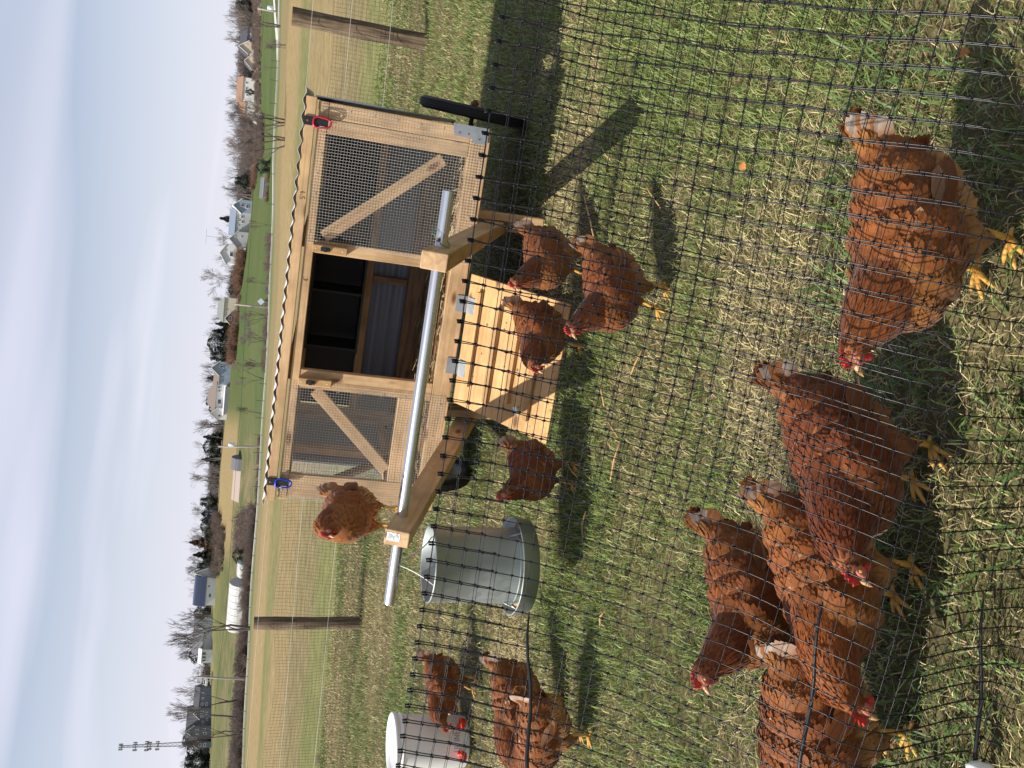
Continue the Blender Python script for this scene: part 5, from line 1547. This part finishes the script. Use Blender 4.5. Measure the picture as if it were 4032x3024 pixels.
EV = [
    (28, 832, 731, 262, 1, 'dark evergreen at the far left edge below the tower', 1.5), (72, 828, 738, 268, 4, 'dense evergreen between the left edge and the slate house', 1.3), (112, 812, 722, 275, 1, 'evergreen rising behind the left wing of the slate house', 1.2),
    (445, 826, 746, 262, 4, 'evergreen beside the glazed sunroom', 1.0), (610, 830, 765, 265, 4, 'evergreen between the grey cottage and metal roofed barn', 1.0),
    (838, 834, 762, 262, 0, 'dark conical evergreen right of the metal roofed barn', 1.6), (795, 830, 778, 262, 1, 'low dark evergreen touching the metal roofed barn', 1.2),
    (886, 838, 749, 262, 2, 'reddish brown conical tree on the hill crest', 1.5), (950, 858, 790, 256, 4, 'dark evergreen in front of the navy house on its left', 1.2), (1046, 858, 790, 258, 1, 'dark evergreen right of the navy house', 1.4), (915, 850, 806, 250, 1, 'low blue green evergreen left of the navy house', 1.3),
    (837, 966, 915, 150, 4, 'single dark bush standing in the brown brush', 1.3),
    (1212, 864, 796, 270, 0, 'wispy evergreen at the right end of the red house', 1.5), (1262, 866, 800, 272, 4, 'evergreen behind the low red house', 1.3), (1300, 872, 802, 272, 0, 'evergreen behind the left end of low red house', 1.5),
    (1440, 862, 812, 275, 1, 'evergreen peeping over the left of the brown roof', 1.3), (1532, 866, 816, 275, 0, 'evergreen peeping over the right of the brown roof', 1.5), (1412, 858, 822, 278, 4, 'small evergreen above the left wing of the brown roofed house', 1.3),
    (1618, 892, 830, 262, 1, 'evergreen right of the brown roofed house', 1.2), (1668, 896, 818, 262, 4, 'bright green evergreen between brown roofed and cream houses', 1.3), (1716, 900, 838, 262, 0, 'pointed evergreen left of the cream house', 1.4), (1745, 902, 850, 262, 0, 'small pointed evergreen touching the cream house', 1.4),
    (2157, 930, 866, 272, 0, 'pointed evergreen behind the blue grey roof', 1.3), (2304, 1004, 926, 245, 1, 'dark green evergreen right of the blue gable', 1.2), (2362, 1082, 1008, 140, 4, 'loose green pine beside the pale blue shed', 1.2), (1880, 942, 900, 255, 4, 'dark evergreen right of the cream house', 1.2),
    (2660, 998, 966, 250, 1, 'small dark evergreen before the rust roofed house', 1.0), (2990, 1010, 930, 262, 1, 'dark evergreen at the far right edge', 1.3),
]
for e in EV: evergreen(*e)

# ------------------------------------------------------------------ brush: bare thickets that read as one mass
def shrub(seed, n=26):
    rr = random.Random(seed); mb = MB()
    for i in range(n):
        a = rr.uniform(0, 6.28); tl = rr.uniform(.1, .9); L_ = rr.uniform(.6, 1.15)
        d = Vector((math.cos(a) * tl, math.sin(a) * tl, 1)).normalized()
        p = Vector((rr.uniform(-.2, .2), rr.uniform(-.2, .2), -.1)); q_ = p + d * L_ * .55; e = q_ + (d + Vector((rr.uniform(-.5, .5), rr.uniform(-.5, .5), rr.uniform(-.3, .4)))).normalized() * L_ * .5
        mb.tube([p, q_, e], [.022, .014, .006], 3, cap=False)
        for k in range(3):
            s0_ = p.lerp(e, rr.uniform(.35, .9)); s1_ = s0_ + Vector((rr.uniform(-.4, .4), rr.uniform(-.4, .4), rr.uniform(.0, .4)))
            mb.tube([s0_, s1_], [.010, .004], 3, cap=False)
    return np.array(mb.v), np.array([f for f in mb.f])
shr = [shrub(i) for i in range(4)]
def brush(name, label, zones, mat):
    vs, fs, off = [], [], 0
    for (u0, v0, u1, v1, hp_, d0, d1, n) in zones:
        for i in range(n):
            t = random.random(); u_ = u0 + (u1 - u0) * t; v_ = v0 + (v1 - v0) * t
            d_ = random.uniform(d0, d1)
            P = at(u_, v_, d_); P[2] = float(height(P[0], P[1]))
            s = hp_ * mpp(u_, v_, d_) * random.uniform(.55, 1.25)
            v, f = shr[random.randrange(4)]; a = random.uniform(0, 6.28); ca, sa = math.cos(a), math.sin(a)
            w = v * s * np.array([1.25, 1.25, 1.0])
            w = np.stack([w[:, 0] * ca - w[:, 1] * sa, w[:, 0] * sa + w[:, 1] * ca, w[:, 2]], 1) + P
            vs.append(w); fs.append(f + off); off += len(v)
    o = np_mesh(name, np.concatenate(vs), np.concatenate(fs), mat)
    tag(o, label, 'brush', kind='stuff')
M['brush_grey'] = simple('grey_brown_brush', (.165, .125, .105), 0.95, 0, 0.35, 0.35)
M['brush_far'] = simple('far_grey_twigs', (.165, .140, .132), 0.95, 0, 0.25, 0.1)
M['brush_rust'] = simple('rusty_brush', (.20, .115, .075), 0.95, 0, 0.35, 0.35)
brush('roadside_brush', 'tangled grey brown brush along the far side of the road on the left', [(-150, 945, 520, 978, 46, 113, 124, 150), (-150, 935, 420, 960, 34, 122, 145, 110), (500, 980, 1000, 1012, 34, 112.5, 118, 150), (640, 985, 1020, 1010, 40, 113, 128, 70), (1000, 1012, 1300, 1030, 16, 112.5, 116, 70), (860, 930, 1010, 960, 40, 160, 190, 45), (760, 850, 1000, 880, 30, 225, 250, 80)], M['brush_grey'])
brush('hill_brush', 'rusty brown shrubs between the houses on the hill', [(1600, 938, 1730, 945, 34, 232, 240, 60), (1873, 962, 2030, 962, 36, 240, 250, 80), (1740, 950, 1860, 958, 14, 235, 245, 40), (2280, 1010, 2420, 1030, 24, 225, 245, 45), (2230, 1062, 2360, 1068, 16, 140, 146, 40)], M['brush_rust'])
brush('slope_brush', 'grey brown scrub below the houses at the far right', [(2560, 1035, 3050, 1040, 15, 205, 235, 260), (2400, 1050, 2560, 1050, 26, 190, 235, 110), (2700, 1020, 3050, 1025, 14, 240, 250, 70), (1560, 1072, 1960, 1072, 22, 109, 116, 60), (1960, 1074, 2100, 1076, 26, 109, 114, 22)], M['brush_grey'])
brush('treeline_brush', 'far grey treeline fading along the skyline', [(-200, 815, 700, 826, 38, 290, 330, 200), (700, 826, 1300, 866, 42, 275, 330, 240), (1300, 862, 2200, 960, 40, 275, 320, 260), (2200, 975, 3100, 992, 56, 275, 320, 300)], M['brush_far'])

# far bare wood on and behind the crest: one mass, no tree of it can be told from the next
def far_wood():
    pr = []
    for sd_ in (11, 12, 13, 14):
        a, b = branch_tree(sd_, spread=.62, levels=4, r0=.2, nb=(2, 3))
        v = np.array(a.v + b.v); f = [tuple(q) for q in a.f] + [tuple(i + len(a.v) for i in q) for q in b.f]
        c = v.copy(); pr.append((v, np.array(f), v[:, 2].max()))
    vs, fs, off = [], [], 0
    for i in range(230):
        az = random.uniform(-0.50, 0.50); d_ = random.uniform(262, 300)
        x_, y_ = az * d_, d_
        v, f, zm = pr[i % 4]
        s = random.uniform(3.5, 9.5) / zm; s2 = s * random.uniform(1.0, 1.5)
        a = random.uniform(0, 6.28); ca, sa = math.cos(a), math.sin(a)
        w = np.stack([(v[:, 0] * ca - v[:, 1] * sa) * s2, (v[:, 0] * sa + v[:, 1] * ca) * s2, v[:, 2] * s], 1) + np.array([x_, y_, float(height(x_, y_))])
        vs.append(w); fs.append(f + off); off += len(v)
    o = np_mesh('far_wood', np.concatenate(vs), np.concatenate(fs), M['brush_far'])
    tag(o, 'bare grey wood standing along the whole skyline behind the houses', 'wood', kind='stuff')
far_wood()

# ------------------------------------------------------------------ poles, wire, road fence, sign, tower, aerial, car
def pole(u0, vt, u1, vb, dist, label, box=False):
    a, b = at(u0, vt, dist), at(u1, vb, dist)
    b[2] = min(b[2], float(height(b[0], b[1]))) - 0.3
    root = empty('utility_pole', b)
    tag(root, label, 'pole', 'utility poles along the road')
    d = Vector(a) - Vector(b)
    MB().tube([(0, 0, 0), d], [.15, .10], 8).build('shaft', M['pole'], root, smooth=True)
    MB().box((d.x, d.y, d.z - 0.35), (1.5, .10, .10)).build('crossarm', M['pole'], root)
    if box:
        MB().lathe([(0, 0), (.24, 0), (.24, .75), (0, .80)], 14, c=(d.x + .35, d.y - .1, d.z - 1.9)).build('transformer', M['pale_blue_wall'], root, smooth=True)
    return root
pole(1826, 922, 1814, 1056, 111.5, 'pale utility pole below the cream house')
pole(1266, 860, 1266, 1026, 111.5, 'dark utility pole with transformer above the blue carabiner', True)
pole(359, 768, 348, 975, 112, 'tall pale utility pole at the left between cottage and slate house')
pole(2990, 1014, 2976, 1104, 112, 'utility pole with a small box at the far right', True)
wp = []
for u_, v_ in ((-200, 812), (0, 828), (180, 842), (352, 858), (560, 884), (784, 902), (1000, 917), (1266, 934), (1430, 950), (1640, 960), (1820, 968), (2100, 988), (2500, 1010), (2985, 1040)):
    wp.append(at(u_, v_, 111.5))
tag(MB().tube(wp, 0.022, 4).build('overhead_wire', M['black']), 'dark overhead wire between the utility poles', 'wire')
for i, u_ in enumerate(list(range(20, 1520, 68)) + [1990, 2110, 2230, 2350, 2630, 2720, 2800]):
    az = at(u_, 1000, 105)[0] / 105
    x_, y_ = az * 105, 105.0
    z_ = float(height(x_, y_))
    o = MB().tube([(0, 0, -.2), (random.uniform(-.05, .05), 0, random.uniform(.75, 1.0))], .035, 5).build('stake', M['bark'])
    o.location = (x_, y_, z_)
    tag(o, 'thin dark stake in the row along the far field edge', 'stake', 'stakes along the far field edge')
sg_ = at(1836, 1027, 111.0)
sr = empty('road_sign', (sg_[0], sg_[1], float(height(sg_[0], sg_[1]))))
tag(sr, 'grey diamond shaped road sign seen from behind beside the pole', 'sign')
zz = sg_[2] - sr.location.z
MB().tube([(0, 0, -.3), (0, 0, zz + .3)], .04, 6).build('post', M['steel'], sr)
MB().prism([(0, -.06, zz + .42), (-.42, -.06, zz), (0, -.06, zz - .42), (.42, -.06, zz)], (0, .02, 0)).build('plate', M['pale_blue_wall'], sr)
# lattice mast
TD = 600.0
tb_, tt_ = at(96, 845, TD), at(85, 476, TD)
tower = empty('radio_tower', tb_)
tag(tower, 'tall steel lattice radio tower with antenna rings at the far left', 'tower')
Ht = tt_[2] - tb_[2]; kt = mpp(90, 700, TD)
wb, wt_ = 14 * kt, 4 * kt
legs = []
for k in range(3):
    a = 2 * math.pi * k / 3 + 0.4
    p0_, p1_ = Vector((wb * math.cos(a), wb * math.sin(a), -8)), Vector((wt_ * math.cos(a), wt_ * math.sin(a), Ht))
    legs.append((p0_, p1_)); MB().tube([p0_, p1_], [.32, .22], 6).build('mast_leg', M['steel'], tower)
br_ = MB(); nst = 22
for i in range(nst):
    t0, t1 = i / nst, (i + 1) / nst
    for k in range(3):
        A0, A1 = legs[k]; B0, B1 = legs[(k + 1) % 3]
        br_.tube([A0.lerp(A1, t0), B0.lerp(B1, t1)], .10, 3, cap=False); br_.tube([B0.lerp(B1, t0), A0.lerp(A1, t1)], .10, 3, cap=False)
        br_.tube([A0.lerp(A1, t1), B0.lerp(B1, t1)], .08, 3, cap=False)
br_.build('bracing', M['steel'], tower)['kind'] = 'stuff'
for v_, w_ in ((478, 12), (534, 17), (580, 19), (592, 15), (622, 17)):
    zz = at(88, v_, TD)[2] - tb_[2]
    rr_ = w_ * kt * 0.9
    ring_ = MB().tube([(rr_ * math.cos(a), rr_ * math.sin(a), zz) for a in np.linspace(0, 6.283, 12, endpoint=False)], .16, 4, closed=True).build('antenna_ring', M['steel'], tower)
    for a in np.linspace(0, 6.283, 9, endpoint=False):
        MB().box((rr_ * math.cos(a), rr_ * math.sin(a), zz + .3), (.45, .45, 2.4)).build('panel', M['steel'], ring_)
# aerial
aa, ab = at(2096, 812, 266), at(2088, 865, 266)
ar = empty('television_aerial', (ab[0], ab[1], ab[2] - 3))
tag(ar, 'thin television aerial on a mast above the grey house', 'aerial')
hh = aa[2] - ab[2] + 3
MB().tube([(0, 0, 0), (0, 0, hh)], .045, 5).build('mast', M['steel'], ar)
MB().tube([(-2.1, 0, hh), (2.1, 0, hh)], .04, 4).build('boom', M['steel'], ar)
for i in range(9):
    x_ = -2.0 + i * .5
    MB().tube([(x_, -.1 - .07 * i, hh), (x_, .1 + .07 * i, hh)], .025, 4).build('element', M['steel'], ar)
# car
cp = at(342, 824, 246)
car = empty('parked_car', (cp[0], cp[1], cp[2]), 0.15)
tag(car, 'small white car parked on the hilltop beside the utility pole', 'car')
MB().prism([(-.85, -2, .35), (.85, -2, .35), (.88, -2, .8), (.8, -2, .95), (-.8, -2, .95), (-.88, -2, .8)], (0, 4, 0)).build('body', M['white_plastic'], car, bevel=.08)
MB().prism([(-.75, -1.5, .95), (.75, -1.5, .95), (.58, -1.1, 1.42), (-.58, -1.1, 1.42)], (0, 2.4, 0)).build('cabin', M['white_plastic'], car, bevel=.06)
MB().prism([(-.62, -1.50, 1.02), (.62, -1.50, 1.02), (.50, -1.17, 1.36), (-.50, -1.17, 1.36)], (0, -.03, .01)).build('rear_window', M['pane'], car)
for sx in (-1, 1):
    for sy in (-1, 1):
        MB().tube([(sx * .72, sy * 1.3, .32), (sx * .9, sy * 1.3, .32)], .32, 16).build('wheel', M['rubber'], car)
    MB().box((sx * .68, -2.02, .78), (.25, .05, .14)).build('tail_light', M['red_plastic'], car)
